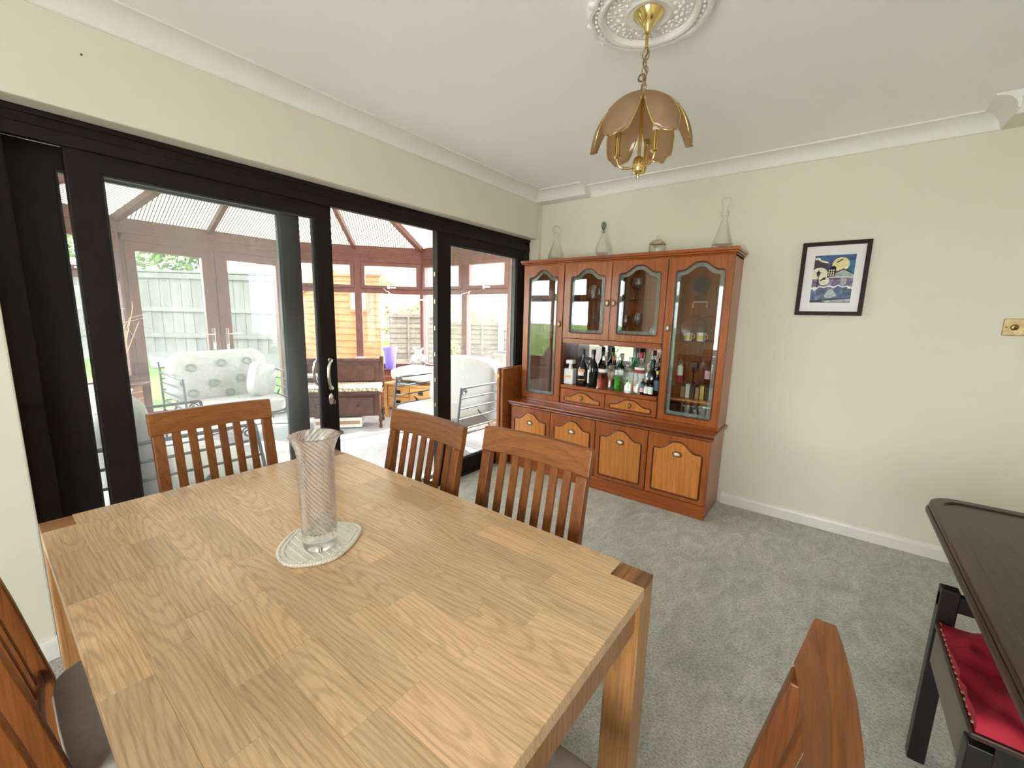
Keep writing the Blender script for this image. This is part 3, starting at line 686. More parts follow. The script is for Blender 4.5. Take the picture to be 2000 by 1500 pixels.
def bush(name, label, cat, loc, blobs, mat, n, ls, trunk=None, group=None):
    r = thing(name, label, cat, loc, group=group); rnd = random.Random(hash(loc[0]*1000) % 9999+n)
    m = MB()
    for k in range(n):
        bx_, by_, bz_, br = rnd.choice(blobs)
        d = Vector((rnd.gauss(0, 1), rnd.gauss(0, 1), rnd.gauss(0, 1))).normalized()*br*(.55+.45*rnd.random())
        c = Vector((bx_, by_, bz_))+Vector((d.x, d.y, d.z*.85))
        a = Vector((rnd.gauss(0, 1), rnd.gauss(0, 1), rnd.gauss(0, .6))).normalized(); b = a.cross(Vector((rnd.random(), rnd.random(), 1))).normalized()
        s = ls*(.6+.8*rnd.random())
        m.add([c-a*s, c+b*s*.45, c+a*s, c-b*s*.45], [(0, 1, 2, 3)])
    tag(m.build('foliage', mat, r, local=True, recalc=False), kind='stuff')
    t = MB()
    for bx_, by_, bz_, br in blobs: t.tube([(bx_*.3, by_*.3, 0), (bx_*.7, by_*.7, bz_*.6), (bx_, by_, bz_)], [.05, .035, .015], 6)
    t.build('stem', 'bark', r, local=True); return r
bush('shrub', 'yellow green shrub rising over the lap fence left of the corner post', 'shrub', (-7.9, 6.6, -.1), [(0, 0, 1.3, .5), (.55, .5, 1.35, .5), (-.5, -.35, 1.25, .45), (1.1, 1.0, 1.2, .45)], 'leaf_yellow', 1500, .055)
bush('shrub', 'bright yellow bush in front of the garage', 'shrub', (-4.75, 8.9, -.1), [(0, 0, 1.3, .6), (.5, .4, 1.5, .55), (.2, .6, 1.0, .6), (.9, .6, 1.1, .6)], 'leaf_yellow', 1700, .06)
bush('shrub', 'low pale green bush beside the garage wall', 'shrub', (-6.7, 8.6, -.1), [(0, 0, 1.0, .45), (.6, .4, .95, .4)], 'leaf_green', 800, .05)
bush('tree', 'leafy green tree beyond the fence left of the house', 'tree', (-16.5, 3.2, .2), [(0, 0, 2.9, 1.0), (.9, .9, 2.8, .8), (-.9, -1, 3.0, .9)], 'leaf_green', 1800, .12)
bush('tree', 'green tree glimpsed through the narrow left pane', 'tree', (-12.5, .55, .2), [(0, 0, 3.0, .7), (.5, .5, 2.8, .6), (-.5, -.5, 3.0, .6)], 'leaf_green', 1500, .11)
# garden pots
def pot(label, loc, r, h, mat, name='plant_pot', group='garden pots'):
    o = MB().lathe([(0, 0), (r*.68, 0), (r*.92, h*.84), (r*1.05, h*.84), (r*1.05, h), (r*.92, h), (r*.85, h*.8), (0, h*.78)], 20).build(name, mat, smooth=40)
    o.location = loc; return tag(o, label, 'pot', group)
pot('dark blue flower pot standing by the grey fence', (-10.32, 2.70, .20), .16, .28, 'blue_pot')
pot('orange and blue pot at the left end of the fence', (-11.05, 1.9, .20), .2, .3, 'terracotta')
wc = thing('watering_can', 'small white watering can by the garden fence', 'watering can', (-10.66, 2.28, .19))
MB().lathe([(0, 0), (.13, 0), (.12, .16), (.05, .18), (0, .18)], 16).build('body', 'white_plastic', wc, local=True, smooth=40)
MB().tube([(.1, .05, .05), (.2, .1, .12), (.26, .13, .2)], .02, 8).build('spout', 'white_plastic', wc, local=True)
MB().tube([(-.08, -.04, .15), (-.16, -.08, .2), (-.18, -.09, .1), (-.12, -.06, .05)], .012, 8).build('handle', 'white_plastic', wc, local=True)
# raised planter outside the side window
rp_ = thing('raised_planter', 'grey raised planter on legs outside the side window', 'planter', (-4.12, 5.75, -.2), rotz=.72)
for i in range(9): MB().box(-.55+i*.122, -.55+i*.122+.116, -.28, -.255, .62, .92).build('slat', 'fence_pale', rp_, local=True)
MB().box(-.55, .55, .25, .28, .62, .92).box(-.55, -.52, -.28, .28, .62, .92).box(.52, .55, -.28, .28, .62, .92).box(-.55, .55, -.28, .28, .62, .64).build('trough', 'fence_pale', rp_, local=True)
MB().box(-.58, .58, -.31, -.24, .92, .95).box(-.58, .58, .24, .31, .92, .95).build('rim', 'fence_pale', rp_, local=True)
for x in (-.53, .53):
    for y in (-.26, .26): MB().box(x-.03, x+.03, y-.03, y+.03, 0, .92).build('leg', 'fence_pale', rp_, local=True)
bush('plant', 'small yellow green plant growing in the raised planter', 'plant', (-4.22, 5.8, .62), [(0, 0, .28, .14), (.12, .1, .27, .1)], 'leaf_yellow', 260, .03)
pot('dark pot holding a small green plant near the raised planter', (-5.15, 5.0, .42), .17, .24, 'slate_cover', group='garden pots')
bush('plant', 'small green plant sprouting from the dark pot outdoors', 'plant', (-5.15, 5.0, .66), [(0, 0, .14, .14)], 'leaf_yellow', 200, .03)
m = MB(); m.ball((0, 0, .0), 1, .75, .55, .44, 24, 12, .5); o = m.build('garden_table', 'slate_cover', smooth=60); o.location = (-5.35, 4.85, -.02); o.rotation_euler = (0, 0, .7)
tag(o, 'garden table under a grey fitted cover outside the window', 'table')

# ------------------------------------------------------------------ conservatory furniture
def scroll(c, r, ax, ay, turns=1.3, n=14, start=0, sgn=1):
    c, ax, ay = Vector(c), Vector(ax), Vector(ay)
    return [c+ax*(r*(1-.62*i/n)*math.cos(start+sgn*turns*2*PI*i/n))+ay*(r*(1-.62*i/n)*math.sin(start+sgn*turns*2*PI*i/n)) for i in range(n+1)]
def pillow(m, c, sx, sy, sz, e=.45, M=None, seed=0, n=36, k=20, wr=.012):
    b = MB().ball((0, 0, 0), 1, sx, sy, sz, n, k, e)
    vs = []
    for v in b.v:
        q = Vector(v); d = noise.noise(Vector((q.x*6+seed, q.y*6, q.z*6)))*wr+noise.noise(Vector((q.x*16+seed, q.y*7, q.z*16)))*wr*.5
        vs.append(q*(1+d/max(.05, q.length)))
    T = Matrix.Translation(c) @ (M or Matrix.Identity(4))
    return m.add(vs, b.f, T)
def armchair(label, loc, rotz, rings):
    # local: faces -y, back at +y
    r = thing('iron_armchair', label, 'armchair', loc, rotz, 'wrought iron armchairs')
    Wd, D0, D1, AH, BH = .49, -.40, .40, .73, .84
    for sx in (-1, 1):
        x = sx*Wd; m = MB()
        m.tube([(x, D0-.05, 0), (x, D0+.0, .30), (x, D0+.06, AH)], .011, 8).build('front_leg', 'iron', r, local=True, smooth=60)
        MB().tube([(x, D1+.05, 0), (x, D1, .4), (x, D1+.03, AH), (x, D1+.06, BH)], .011, 8).build('rear_leg', 'iron', r, local=True, smooth=60)
        for z in (AH, AH-.10, AH-.20, AH-.30, AH-.40):
            f = (AH-z)/AH; MB().tube([(x, D0+.06-.08*f, z), (x, D1+.02, z)], .0085 if z < AH else .011, 8).build('arm_rod', 'iron', r, local=True, smooth=60)
        MB().tube(scroll((x, D0+.10, AH-.045), .035, (0, 1, 0), (0, 0, 1)), .006, 6).build('scroll', 'iron', r, local=True, smooth=60)
        MB().tube([(x, D0+.35, AH-.32)]+scroll((x, D0+.30, AH-.25), .03, (0, 1, 0), (0, 0, 1))[::-1][:1]+[(x, D0+.45, AH-.38), (x, D0+.52, AH-.55), (x, D0+.5, .1)], .007, 6).build('brace', 'iron', r, local=True, smooth=60)
        MB().tube(scroll((x, D0-.04, .05), .035, (0, 1, 0), (0, 0, 1)), .006, 6).build('scroll', 'iron', r, local=True, smooth=60)
    for z in (.30, .42, .54, .66, .78): MB().tube([(-Wd, D1+.03, z), (Wd, D1+.03, z)], .0085, 8).build('back_rod', 'iron', r, local=True, smooth=60)
    m = MB().tube([(-Wd, D0, .28), (Wd, D0, .28), (Wd, D1, .28), (-Wd, D1, .28)], .012, 8, True)
    m.build('seat_frame', 'iron', r, local=True, smooth=60)
    MB().tube([(-Wd, D0-.02, .13), (-Wd*.3, D0-.02, .19), (Wd*.3, D0-.02, .19), (Wd, D0-.02, .13)], .007, 6).build('stretcher', 'iron', r, local=True, smooth=60)
    pillow(MB(), (0, -.04, .37), .47, .40, .085, .35, seed=1+loc[0]).build('seat_cushion', 'cushion_white', r, local=True, smooth=70)
    T = Matrix.Rotation(-.24, 4, 'X')
    bc = pillow(MB(), (0, .22, .66), .48, .15, .30, .42, T, seed=3+loc[0], wr=.03).build('back_cushion', 'cushion_white', r, local=True, smooth=70)
    if rings:
        for (x, z) in ((-.30, .10), (-.02, .13), (.24, .14), (-.12, -.08), (.14, -.05), (-.32, -.17), (.02, -.2), (.34, -.02)):
            pts = []
            for i in range(18):
                t = 2*PI*i/18; q = Vector((x+.042*math.cos(t), 0, z+.034*math.sin(t)))
                ex = 2/.42; f = max(0., 1-abs(q.x/.48)**ex-abs(q.z/.30)**ex)**(.21)
                pts.append(Vector((0, .22, .66))+T @ Vector((q.x, -.15*f-.012, q.z)))
            MB().tube(pts, .010, 6, True, .8).build('ring_motif', 'motif_grey', bc, local=True, smooth=60)
    return r
armchair('iron armchair with ring patterned white cushion in front of the french doors', (-5.28, 1.71, FC), PI/2, True)
armchair('iron armchair with white cushions beside the right patio door panel', (-3.24, 3.14, FC), 0, False)
armchair('iron armchair seen from its side behind the left patio glass', (-3.26, .68, FC), PI, False)
sc = pillow(MB(), (0, 0, 0), .20, .07, .20, .5, seed=9).build('scatter_cushion', 'cushion_white', smooth=70)
sc.location = (-5.18, 2.02, .57); sc.rotation_euler = (.0, -.35, -.95); tag(sc, 'square white scatter cushion leaning on the ring patterned armchair', 'cushion')

# bench (box seat with tall back)
ub = Vector((.633, .774, 0)); nb = Vector((-.774, .633, 0)); BR = Vector((-4.32, 3.02, FC))
bn = thing('hall_bench', 'dark wooden box bench with panelled back under the angled window', 'bench', tuple(BR))
def BL(a, b, z): return BR-ub*a+nb*b+Vector((0, 0, z))
def bbox(m, a0, a1, b0, b1, z0, z1):
    return m.prism([(a0, b0), (a1, b0), (a1, b1), (a0, b1)], z0, z1, lambda a, b, d: tuple(BL(a, b, d)))
m = MB(); bbox(m, .03, .99, .02, .44, .16, .44); bd = m.build('box', 'bench_wood', bn, bev=.004)
m = MB(); bbox(m, .10, .92, -.0, .02, .19, .40); pn = m.build('drawer_front', 'bench_wood', bn, bev=.006)
for a in (.28, .74):
    MB().tube([BL(a+.022*math.cos(i*PI/6), -.012, .30+.022*math.sin(i*PI/6)) for i in range(12)], .004, 6, True).build('ring_pull', 'iron', pn, smooth=60)
m = MB(); bbox(m, .0, 1.02, -.02, .46, .44, .465); m.build('lid', 'bench_wood', bn, bev=.006)
m = MB(); bbox(m, .05, .97, .42, .45, .465, .80); bk = m.build('back', 'bench_wood', bn, bev=.004)
m = MB(); bbox(m, .12, .90, .405, .42, .53, .74); m.build('back_panel', 'bench_wood', bk, bev=.006)
m = MB(); bbox(m, .02, 1.0, .41, .46, .79, .83); m.build('top_rail', 'bench_wood', bn, bev=.004)
for a in (.0, .97):
    m = MB(); bbox(m, a, a+.05, .41, .46, .40, .86); m.build('back_post', 'bench_wood', bn, bev=.004)
    for b in (.02, .41):
        c = BL(a+.025, b+.02, 0)
        MB().lathe([(.0, 0), (.016, 0), (.022, .03), (.013, .06), (.026, .10), (.018, .13), (.026, .165), (0, .165)], 12, tuple(c)).build('leg', 'bench_wood', bn, smooth=50)
m = MB(); bbox(m, .02, .98, -.01, .41, .0, .055); o = m.build('bench_cushion', 'bench_fabric', at=tuple(BR+Vector((0, 0, .466))), bev=.015)
o.data.transform(Matrix.Translation(Vector((0, 0, .466)))) if False else None
o.location = tuple(BR+Vector((0, 0, .466))); 
tag(o, 'thin patterned seat cushion on the dark wooden bench', 'cushion')
for v in o.data.vertices: v.co.z += .466
cb = thing('cardboard_box', 'flat white box with brown band under the wooden bench', 'box', tuple(BL(.5, .1, 0)))
m = MB(); bbox(m, .25, .80, .06, .36, .012, .135); m.build('carton', 'paper', cb, bev=.003)
m = MB(); bbox(m, .27, .78, .054, .061, .055, .095); m.build('band', 'card_brown', cb)
for a in (.28, .72):
    m = MB(); bbox(m, a, a+.05, .10, .30, 0, .012); m.build('foot', 'paper', cb)
st = thing('side_table', 'small grey side table on a thin leg beside the bench', 'table', (-4.63, 2.42, FC))
m = MB(); m.prism([(-.16, -.12), (.16, -.12), (.16, .12), (-.16, .12)], .68, .70, lambda a, b, d: (-4.63+a*.63-b*.77, 2.42+a*.77+b*.63, FC+d)); m.build('top', 'pewter', st, bev=.003)
MB().tube([(-4.57, 2.50, FC+.68), (-4.57, 2.50, FC+.02)], .012, 8).build('leg', 'bench_wood', st)
MB().lathe([(0, 0), (.13, 0), (.12, .015), (0, .03)], 20, (-4.57, 2.5, FC)).build('base', 'bench_wood', st, smooth=40)
# oak chest
uc = Vector((.94, .342, 0)); nc = Vector((-.342, .94, 0)); CR = Vector((-4.82, 3.40, FC))
ch = thing('oak_chest', 'light oak chest of drawers with black pulls beside the bench', 'chest', tuple(CR))
def cbox(m, a0, a1, b0, b1, z0, z1):
    return m.prism([(a0, b0), (a1, b0), (a1, b1), (a0, b1)], z0, z1, lambda a, b, d: tuple(CR+uc*a+nc*b+Vector((0, 0, d))))
m = MB(); cbox(m, .02, .78, .015, .40, .14, .45); m.build('body', 'chest_oak', ch, bev=.003)
m = MB(); cbox(m, .0, .80, -.01, .41, .45, .475); m.build('top', 'chest_oak', ch, bev=.006)
for a0, a1 in ((.07, .39), (.41, .73)):
    for z0, z1 in ((.30, .43), (.16, .29)):
        m = MB(); cbox(m, a0, a1, -.002, .016, z0, z1); dw = m.build('drawer', 'chest_oak', ch, bev=.005)
        c = (a0+a1)/2; m = MB(); cbox(m, c-.035, c+.035, -.010, -.002, (z0+z1)/2-.024, (z0+z1)/2+.024); m.build('pull_plate', 'cap_black', dw, bev=.004)
        m = MB(); cbox(m, c-.025, c+.025, -.02, -.010, (z0+z1)/2-.018, (z0+z1)/2-.008); m.build('pull', 'iron', dw, bev=.003)
for a in (.0, .75):
    for b in (.0, .35):
        m = MB(); cbox(m, a, a+.05, b, b+.05, 0, .45); m.build('leg', 'chest_oak', ch, bev=.003)
o = pillow(MB(), (0, 0, 0), .34, .26, .09, .5, seed=21, wr=.03).build('folded_cushion', 'cushion_white', smooth=70)
q = CR+uc*.42+nc*.2; o.location = (q.x, q.y, FC+.60); o.rotation_euler = (.0, .0, .35); tag(o, 'plump white cushion lying on the oak chest', 'cushion')
bk = thing('magazine', 'dark printed magazine under the cushion on the oak chest', 'magazine', (q.x, q.y, FC+.475))
# sits at the chest's front edge
m = MB(); cbox(m, .16, .52, -.04, .14, .476, .486); m.build('cover', 'slate_cover', bk)
m = MB(); cbox(m, .24, .36, -.03, .05, .486, .4865); m.build('print', 'paper', bk)
# things on the sill
sm = thing('mug', 'white mug with grey pattern on the conservatory sill', 'mug', (-5.36, 3.40, .56))
MB().lathe([(0, 0), (.055, 0), (.06, .17), (.054, .17), (.05, .01), (0, .01)], 20, (0, 0, 0)).build('body', 'china', sm, local=True, smooth=40)
MB().tube([(-.05*.9, -.04, .14), (-.085, -.06, .13), (-.085, -.06, .06), (-.045, -.04, .04)], .007, 8).build('handle', 'china', sm, local=True, smooth=60)
for i in range(5): MB().ball((.058*math.cos(-1.6+.45*i), .058*math.sin(-1.6+.45*i), .07+.03*(i % 3)), .011, 1, 1, 1, 8, 6).build('motif', 'motif_grey', sm, local=True)
pot('purple plastic plant pot on the conservatory sill', (-5.095, 3.72, .56), .10, .32, 'purple_pot', group='sill pots')
o = MB().lathe([(0, 0), (.06, 0), (.10, .05), (.125, .12), (.10, .19), (.05, .235), (.055, .26), (.09, .315), (.084, .315), (.045, .26), (.04, .235), (.09, .185), (.11, .12), (.09, .06), (0, .02)], 28).build('glass_vase', 'crystal', smooth=60)
o.location = (-4.83, 4.02, .56); tag(o, 'round clear glass vase with flared neck on the window sill', 'vase')
# string of lights along the transom
pts = []
for i in range(30):
    t = i/29; q = F2.p(1.30+.56*t, 1.70-.16*math.sin(t*2.2)+.01*math.sin(i*2.1), .085); pts.append(q)
for i in range(30):
    t = (i+1)/30; pts.append(F3.p(1.05*t, 1.57+.10*t-.05*math.sin(t*PI), .10))
sl = thing('string_lights', 'thin string of tiny lights along the angled window', 'lights', pts[0])
MB().tube(pts, .003, 5).build('wire', 'white_plastic', sl)
for i in range(4, 60, 6): MB().ball((pts[i][0], pts[i][1], pts[i][2]-.014), .009, 1, 1, 1.5, 8, 6).build('bulb', 'white_plastic', sl)
# dried twigs in a tall pot left of the french doors
tw = thing('twig_arrangement', 'tall jar of bare pale twigs left of the french doors', 'twigs', (-5.55, .86, FC))
MB().lathe([(0, 0), (.10, 0), (.13, .25), (.08, .55), (.10, .60), (.09, .6), (.07, .55), (0, .5)], 20, (0, 0, 0)).build('jar', 'china', tw, local=True, smooth=40)
rr = random.Random(4)
for i in range(22):
    a = rr.uniform(0, 2*PI); h = rr.uniform(1.15, 1.55); sp = rr.uniform(.03, .26)
    MB().tube([(0, 0, .5), (sp*.3*math.cos(a), sp*.3*math.sin(a), .9), (sp*math.cos(a), sp*math.sin(a), h), (sp*1.5*math.cos(a+.4), sp*1.5*math.sin(a+.4), h+rr.uniform(-.12, .1))], [.006, .005, .0035, .002], 5).build('twig', 'twig', tw, local=True)

# ------------------------------------------------------------------ dining table with separate staves
TX0, TX1, TY0, TY1, TZ, LB = -1.742, -.285, .060, .966, .76, .083
tb = thing('dining_table', 'light oak dining table of glued staves with square corner legs', 'table', ((TX0+TX1)/2, (TY0+TY1)/2, 0))
rr = random.Random(11); rows = 13; rw = (TY1-TY0)/rows
for i in range(rows):
    y0, y1 = TY0+i*rw, TY0+(i+1)*rw
    def spans(x0, x1):
        xs = [x0]; x = x0+rr.uniform(.08, .30)
        while x < x1-.1: xs.append(x); x += rr.uniform(.17, .36)
        xs.append(x1); return list(zip(xs[:-1], xs[1:]))
    edge = (y0 < TY0+LB and y1 > TY0) or (y1 > TY1-LB)
    cut = y0 < TY0+LB-.02 or y1 > TY1-LB+.02
    sp = spans(TX0+LB+.003, TX1-LB-.003) if cut else spans(TX0, TX1)
    for a, b in sp:
        h_ = rr.uniform(-.00025, .00025); o = MB().box((a-b)/2, (b-a)/2, -rw/2, rw/2, -.030, h_).build('stave', 'table_oak', tb, local=True, bev=.0006, seg=1)
        o.location = ((a+b)/2-(TX0+TX1)/2, (y0+y1)/2-(TY0+TY1)/2, TZ)
# the short cross bars left at the notches are staves too
for cxn in (0, 1):
    for cyn in (0, 1):
        x0 = TX0 if cxn == 0 else TX1-LB; y0 = TY0 if cyn == 0 else TY1-LB
        lg = MB().box(x0+.002, x0+LB-.002, y0+.002, y0+LB-.002, 0, TZ-.012).build('leg', 'table_oak_leg', tb, bev=.003)
        for k in range(3):
            xa = x0+.002+k*(LB-.004)/3; MB().box(xa, xa+(LB-.004)/3, y0+.002, y0+LB-.002, TZ-.012, TZ-.001).build('leg_top', 'end_grain', lg, bev=.001, seg=1)
MB().box(TX0+.02, TX1-.02, TY0+.035, TY0+.055, TZ-.115, TZ-.03).build('apron', 'table_oak_leg', tb)
MB().box(TX0+.02, TX1-.02, TY1-.055, TY1-.035, TZ-.115, TZ-.03).build('apron', 'table_oak_leg', tb)
MB().box(TX0+.012, TX0+.032, TY0+.055, TY1-.055, TZ-.115, TZ-.03).build('apron', 'table_oak_leg', tb)
MB().box(TX1-.032, TX1-.012, TY0+.055, TY1-.055, TZ-.115, TZ-.03).build('apron', 'table_oak_leg', tb)

# ------------------------------------------------------------------ dining chairs
def make_chair(label):
    r = thing('dining_chair', label, 'chair', (0, 0, 0), 0, 'oak dining chairs')
    Wd = .215
    def backy(z): return -.195-.09*max(0, (z-.46)/.51)**1.1
    def bow(x): return -.022*(1-(x/Wd)**2)
    for sx in (-1, 1):
        x = sx*(Wd-.02); m = MB()
        prof = [(-.235, 0), (-.200, .25), (-.195, .46), (backy(.70), .70), (backy(.885), .885)]
        vs = []; th = [.036, .038, .040, .034, .028]
        for (y, z), t in zip(prof, th): vs += [(x-.019, y-t/2, z), (x+.019, y-t/2, z), (x+.019, y+t/2, z), (x-.019, y+t/2, z)]
        fs = [(3, 2, 1, 0), (16, 17, 18, 19)]
        for i in range(4):
            for j in range(4): fs.append((i*4+j, i*4+(j+1) % 4, (i+1)*4+(j+1) % 4, (i+1)*4+j))
        m.add(vs, fs).build('back_post', 'chair_oak', r, local=True, bev=.003)
        MB().box(sx*(Wd-.02)-.02, sx*(Wd-.02)+.02, .165, .205, 0, .43).build('front_leg', 'chair_oak', r, local=True, bev=.003)
        MB().box(sx*(Wd-.02)-.011, sx*(Wd-.02)+.011, -.19, .17, .375, .435).build('side_rail', 'chair_oak_rail', r, local=True, bev=.002)
    MB().box(-Wd+.03, Wd-.03, .172, .196, .375, .435).build('front_rail', 'chair_oak_rail', r, local=True, bev=.002)
    # curved top rail
    n = 14; vs = []
    for i in range(n+1):
        x = -Wd-.004+(2*Wd+.008)*i/n
        for z, dy in ((.885, 0), (.97, 0)):
            yb = backy(z)+bow(x)-.0
            vs += [(x, yb-.013, z), (x, yb+.013, z)]
    fs = []
    for i in range(n):
        a, b = i*4, (i+1)*4
        fs += [(a, b, b+2, a+2), (a+1, a+3, b+3, b+1), (a+2, b+2, b+3, a+3), (a, a+1, b+1, b)]
    fs += [(0, 2, 3, 1), (n*4, n*4+1, n*4+3, n*4+2)]
    MB().add(vs, fs).build('top_rail', 'chair_oak_rail', r, local=True, bev=.004)
    vs = []
    for i in range(n+1):
        x = -Wd+.04+(2*Wd-.08)*i/n
        for z in (.475, .515): vs += [(x, backy(z)+bow(x)*.7-.010, z), (x, backy(z)+bow(x)*.7+.010, z)]
    fs = []
    for i in range(n):
        a, b = i*4, (i+1)*4
        fs += [(a, b, b+2, a+2), (a+1, a+3, b+3, b+1), (a+2, b+2, b+3, a+3), (a, a+1, b+1, b)]
    fs += [(0, 2, 3, 1), (n*4, n*4+1, n*4+3, n*4+2)]
    MB().add(vs, fs).build('lower_rail', 'chair_oak_rail', r, local=True, bev=.002)
    for k in range(6):
        x = (k-2.5)*.0535; vs = []
        for i in range(6):
            z = .51+.385*i/5; y = backy(z)+bow(x)*(.7+.3*i/5); t = .011; wq = .0145
            vs += [(x-wq, y-t/2, z), (x+wq, y-t/2, z), (x+wq, y+t/2, z), (x-wq, y+t/2, z)]
        fs = [(3, 2, 1, 0), (20, 21, 22, 23)]
        for i in range(5):
            for j in range(4): fs.append((i*4+j, i*4+(j+1) % 4, (i+1)*4+(j+1) % 4, (i+1)*4+j))
        MB().add(vs, fs).build('slat', 'chair_oak', r, local=True, bev=.0015, seg=1)
    MB().ball((0, .01, .458), 1, .212, .200, .028, 28, 10, .35).build('seat_pad', 'seat_fabric', r, local=True, smooth=60)
    return r
c0 = make_chair('oak slat back chair at the table end nearest the patio doors')
c0.location = (-1.765, .595, 0); c0.rotation_euler = (0, 0, -PI/2-.02)
copy_tree(c0, (-1.262, .80, 0), PI-.03, 'oak slat back chair directly in front of the open door gap')
copy_tree(c0, (-.772, .865, 0), PI+.01, 'oak slat back chair on the cabinet side nearest the carpeted area')
copy_tree(c0, (-.250, .468, 0), PI/2, 'oak slat back chair in the near foreground at the right table end')
copy_tree(c0, (-1.237, .212, 0), 0, 'oak slat back chair at the left edge beside the bare wall')
copy_tree(c0, (-.735, .20, 0), .02, 'oak slat back chair only just showing at the bottom left corner')

# ------------------------------------------------------------------ vase and mat on the table
mat = [(-1.07, .417), (-1.149, .503), (-1.098, .604), (-1.02, .639), (-.954, .562), (-.925, .485), (-.985, .405)]
def chaikin(p, k=3):
    for _ in range(k):
        q = []
        for i in range(len(p)):
            a, b = Vector(p[i]), Vector(p[(i+1) % len(p)]); q += [tuple(a*.78+b*.22), tuple(a*.22+b*.78)]
        p = q
    return p
mp = chaikin(mat); cm = Vector((-1.03, .517))
ct = thing('crochet_mat', 'cream crocheted mat under the glass vase', 'mat', (cm.x, cm.y, TZ+.0005))
MB().prism(mp, TZ+.0005, TZ+.006, XY).build('body', 'cotton', ct)
def resample(p, n):
    p = [Vector(q) for q in p]; L = [0]
    for i in range(len(p)): L.append(L[-1]+(p[(i+1) % len(p)]-p[i]).length)
    out = []
    for k in range(n):
        s = L[-1]*k/n; i = max(j for j in range(len(p)) if L[j] <= s)
        t = (s-L[i])/max(1e-9, L[i+1]-L[i]); out.append(p[i].lerp(p[(i+1) % len(p)], t))
    return out
ed = MB()
for k, q in enumerate(resample(mp, 96)):
    for off, zz, rr_ in ((.0, .006, .0052), (.012, .0065, .0042)):
        v = q+(cm-q).normalized()*off; ed.ball((v.x, v.y, TZ+zz), rr_, 1, 1, 1, 6, 4)
tag(ed.build('crochet_edging', 'cotton', ct, smooth=80), kind='stuff')
rw_ = MB()
for k in range(13):
    yy = .42+k*.0165; xs = [x for (x, y) in mp if abs(y-yy) < .02]
    if len(xs) > 1:
        a, b = min(xs)+.018, max(xs)-.018
        if b > a: rw_.tube([(a, yy, TZ+.006), (b, yy, TZ+.006)], .003, 6)
rw_.build('stitch_rows', 'cotton', ct)
vz = TZ+.010; VH = .300
def vprof(t):
    if t < .80: return .0415+.001*t
    s = (t-.80)/.20; return .0423+.0165*s**1.9
out = [(0, 0), (.034, 0), (.0395, .003), (.0405, .012)]
nz = 280; prof = []; ribs = []
for i in range(nz+1):
    t = .06+.94*i/nz; prof.append((vprof(t), VH*t)); ribs.append(min(1, max(0, (t-.11)/.06)))
inn = []
for i in range(49):
    t = 1-(1-.155)*i/48; inn.append((vprof(t)-.0042, VH*t))
inn += [(.030, VH*.145), (0, VH*.14)]
allp = out+prof+[(vprof(1)-.002, VH+.0015)]+inn; n0 = len(out)
def vmod(t, z, i):
    if n0 <= i < n0+nz+1: return 1+.036*ribs[i-n0]*math.cos(24*(t+z*20))
    return 1
vs_ = MB().lathe(allp, 240, (0, 0, 0), mod=vmod).build('glass_vase', 'vase_glass', smooth=80)
vs_.location = (-1.01, .505, vz); tag(vs_, 'tall clear glass vase with spiral ribs on the crocheted mat', 'vase')

# ------------------------------------------------------------------ display cabinet
CX0, CX1 = -2.285, -.585
cab = thing('display_cabinet', 'tall brown wooden display cabinet with glazed doors and drinks niche', 'cabinet', (-1.435, 3.18, 0))
MB().box(CX0+.004, CX1-.0, 2.992, 3.385, .0, .575).build('base_carcass', 'cab_wood', cab, bev=.003)
MB().box(CX0, CX1+.002, 2.974, 2.992, 0, .100).build('plinth', 'cab_wood_wide', cab, bev=.003)
MB().box(-2.302, -.566, 2.945, 3.388, .585, .612).box(-2.297, -.573, 2.956, 3.388, .574, .586).build('counter', 'cab_wood_wide', cab, bev=.007, seg=3)
MB().box(-2.304, -.563, 2.940, 2.948, .590, .606).box(-.572, -.563, 2.94, 3.388, .590, .606).build('counter_moulding', 'cab_edge', cab, bev=.003)
def arch(x0, x1, z0, zs, za, flat=.13, r=.014):
    w = x1-x0; pts = []
    for cx_, cz_, a0 in ((x0+r, z0+r, PI), (x1-r, z0+r, 1.5*PI)):
        for i in range(5): t = a0+PI/2*i/4; pts.append((cx_+r*math.cos(t), cz_+r*math.sin(t)))
    for i in range(4): t = PI/2*i/3; pts.append((x1-r+r*math.cos(t), zs-r+r*math.sin(t)))
    n = 22; xa, xb = x1-flat*w, x0+flat*w
    for i in range(n+1):
        x = xa+(xb-xa)*i/n; s = 1-abs(2*i/n-1); pts.append((x, zs+(za-zs)*(.5-.5*math.cos(PI*min(1, s*1.12)))))
    for i in range(4): t = PI/2+PI/2*i/3; pts.append((x0+r+r*math.cos(t), zs-r+r*math.sin(t)))
    return pts
def oval_ring(m, cx_, y, cz_, a, b, r):
    return m.tube([(cx_+a*math.cos(2*PI*i/20), y, cz_+b*math.sin(2*PI*i/20)) for i in range(20)], r, 8, True)
def wood_front(name, x0, x1, z0, z1, yf, pts, pull=None, wide=True):
    d = MB().box(x0, x1, yf, yf+.019, z0, z1).build(name, 'cab_wood', cab, bev=.004)
    MB().tube([(x, yf-.001, z) for x, z in pts], .0052, 8, True).build('moulding', 'cab_edge', d, smooth=60)
    c = (sum(p[0] for p in pts)/len(pts), sum(p[1] for p in pts)/len(pts))
    MB().prism([(c[0]+(x-c[0])*.965, c[1]+(z-c[1])*.965) for x, z in pts], yf-.003, yf+.003, XZ).build('raised_panel', 'cab_panel', d, bev=.002)
    if pull:
        px, pz, a, b = pull
        k = oval_ring(MB(), px, yf-.006, pz, a, b, .0055).build('pull', 'gold_dark', d, smooth=60)
        MB().ball((px, yf-.005, pz), 1, a*.75, .006, b*.75, 14, 8).build('pull_plate', 'ivory' if a > b else 'old_brass', k, smooth=60)
    return d
dw_ = (CX1-CX0)/4
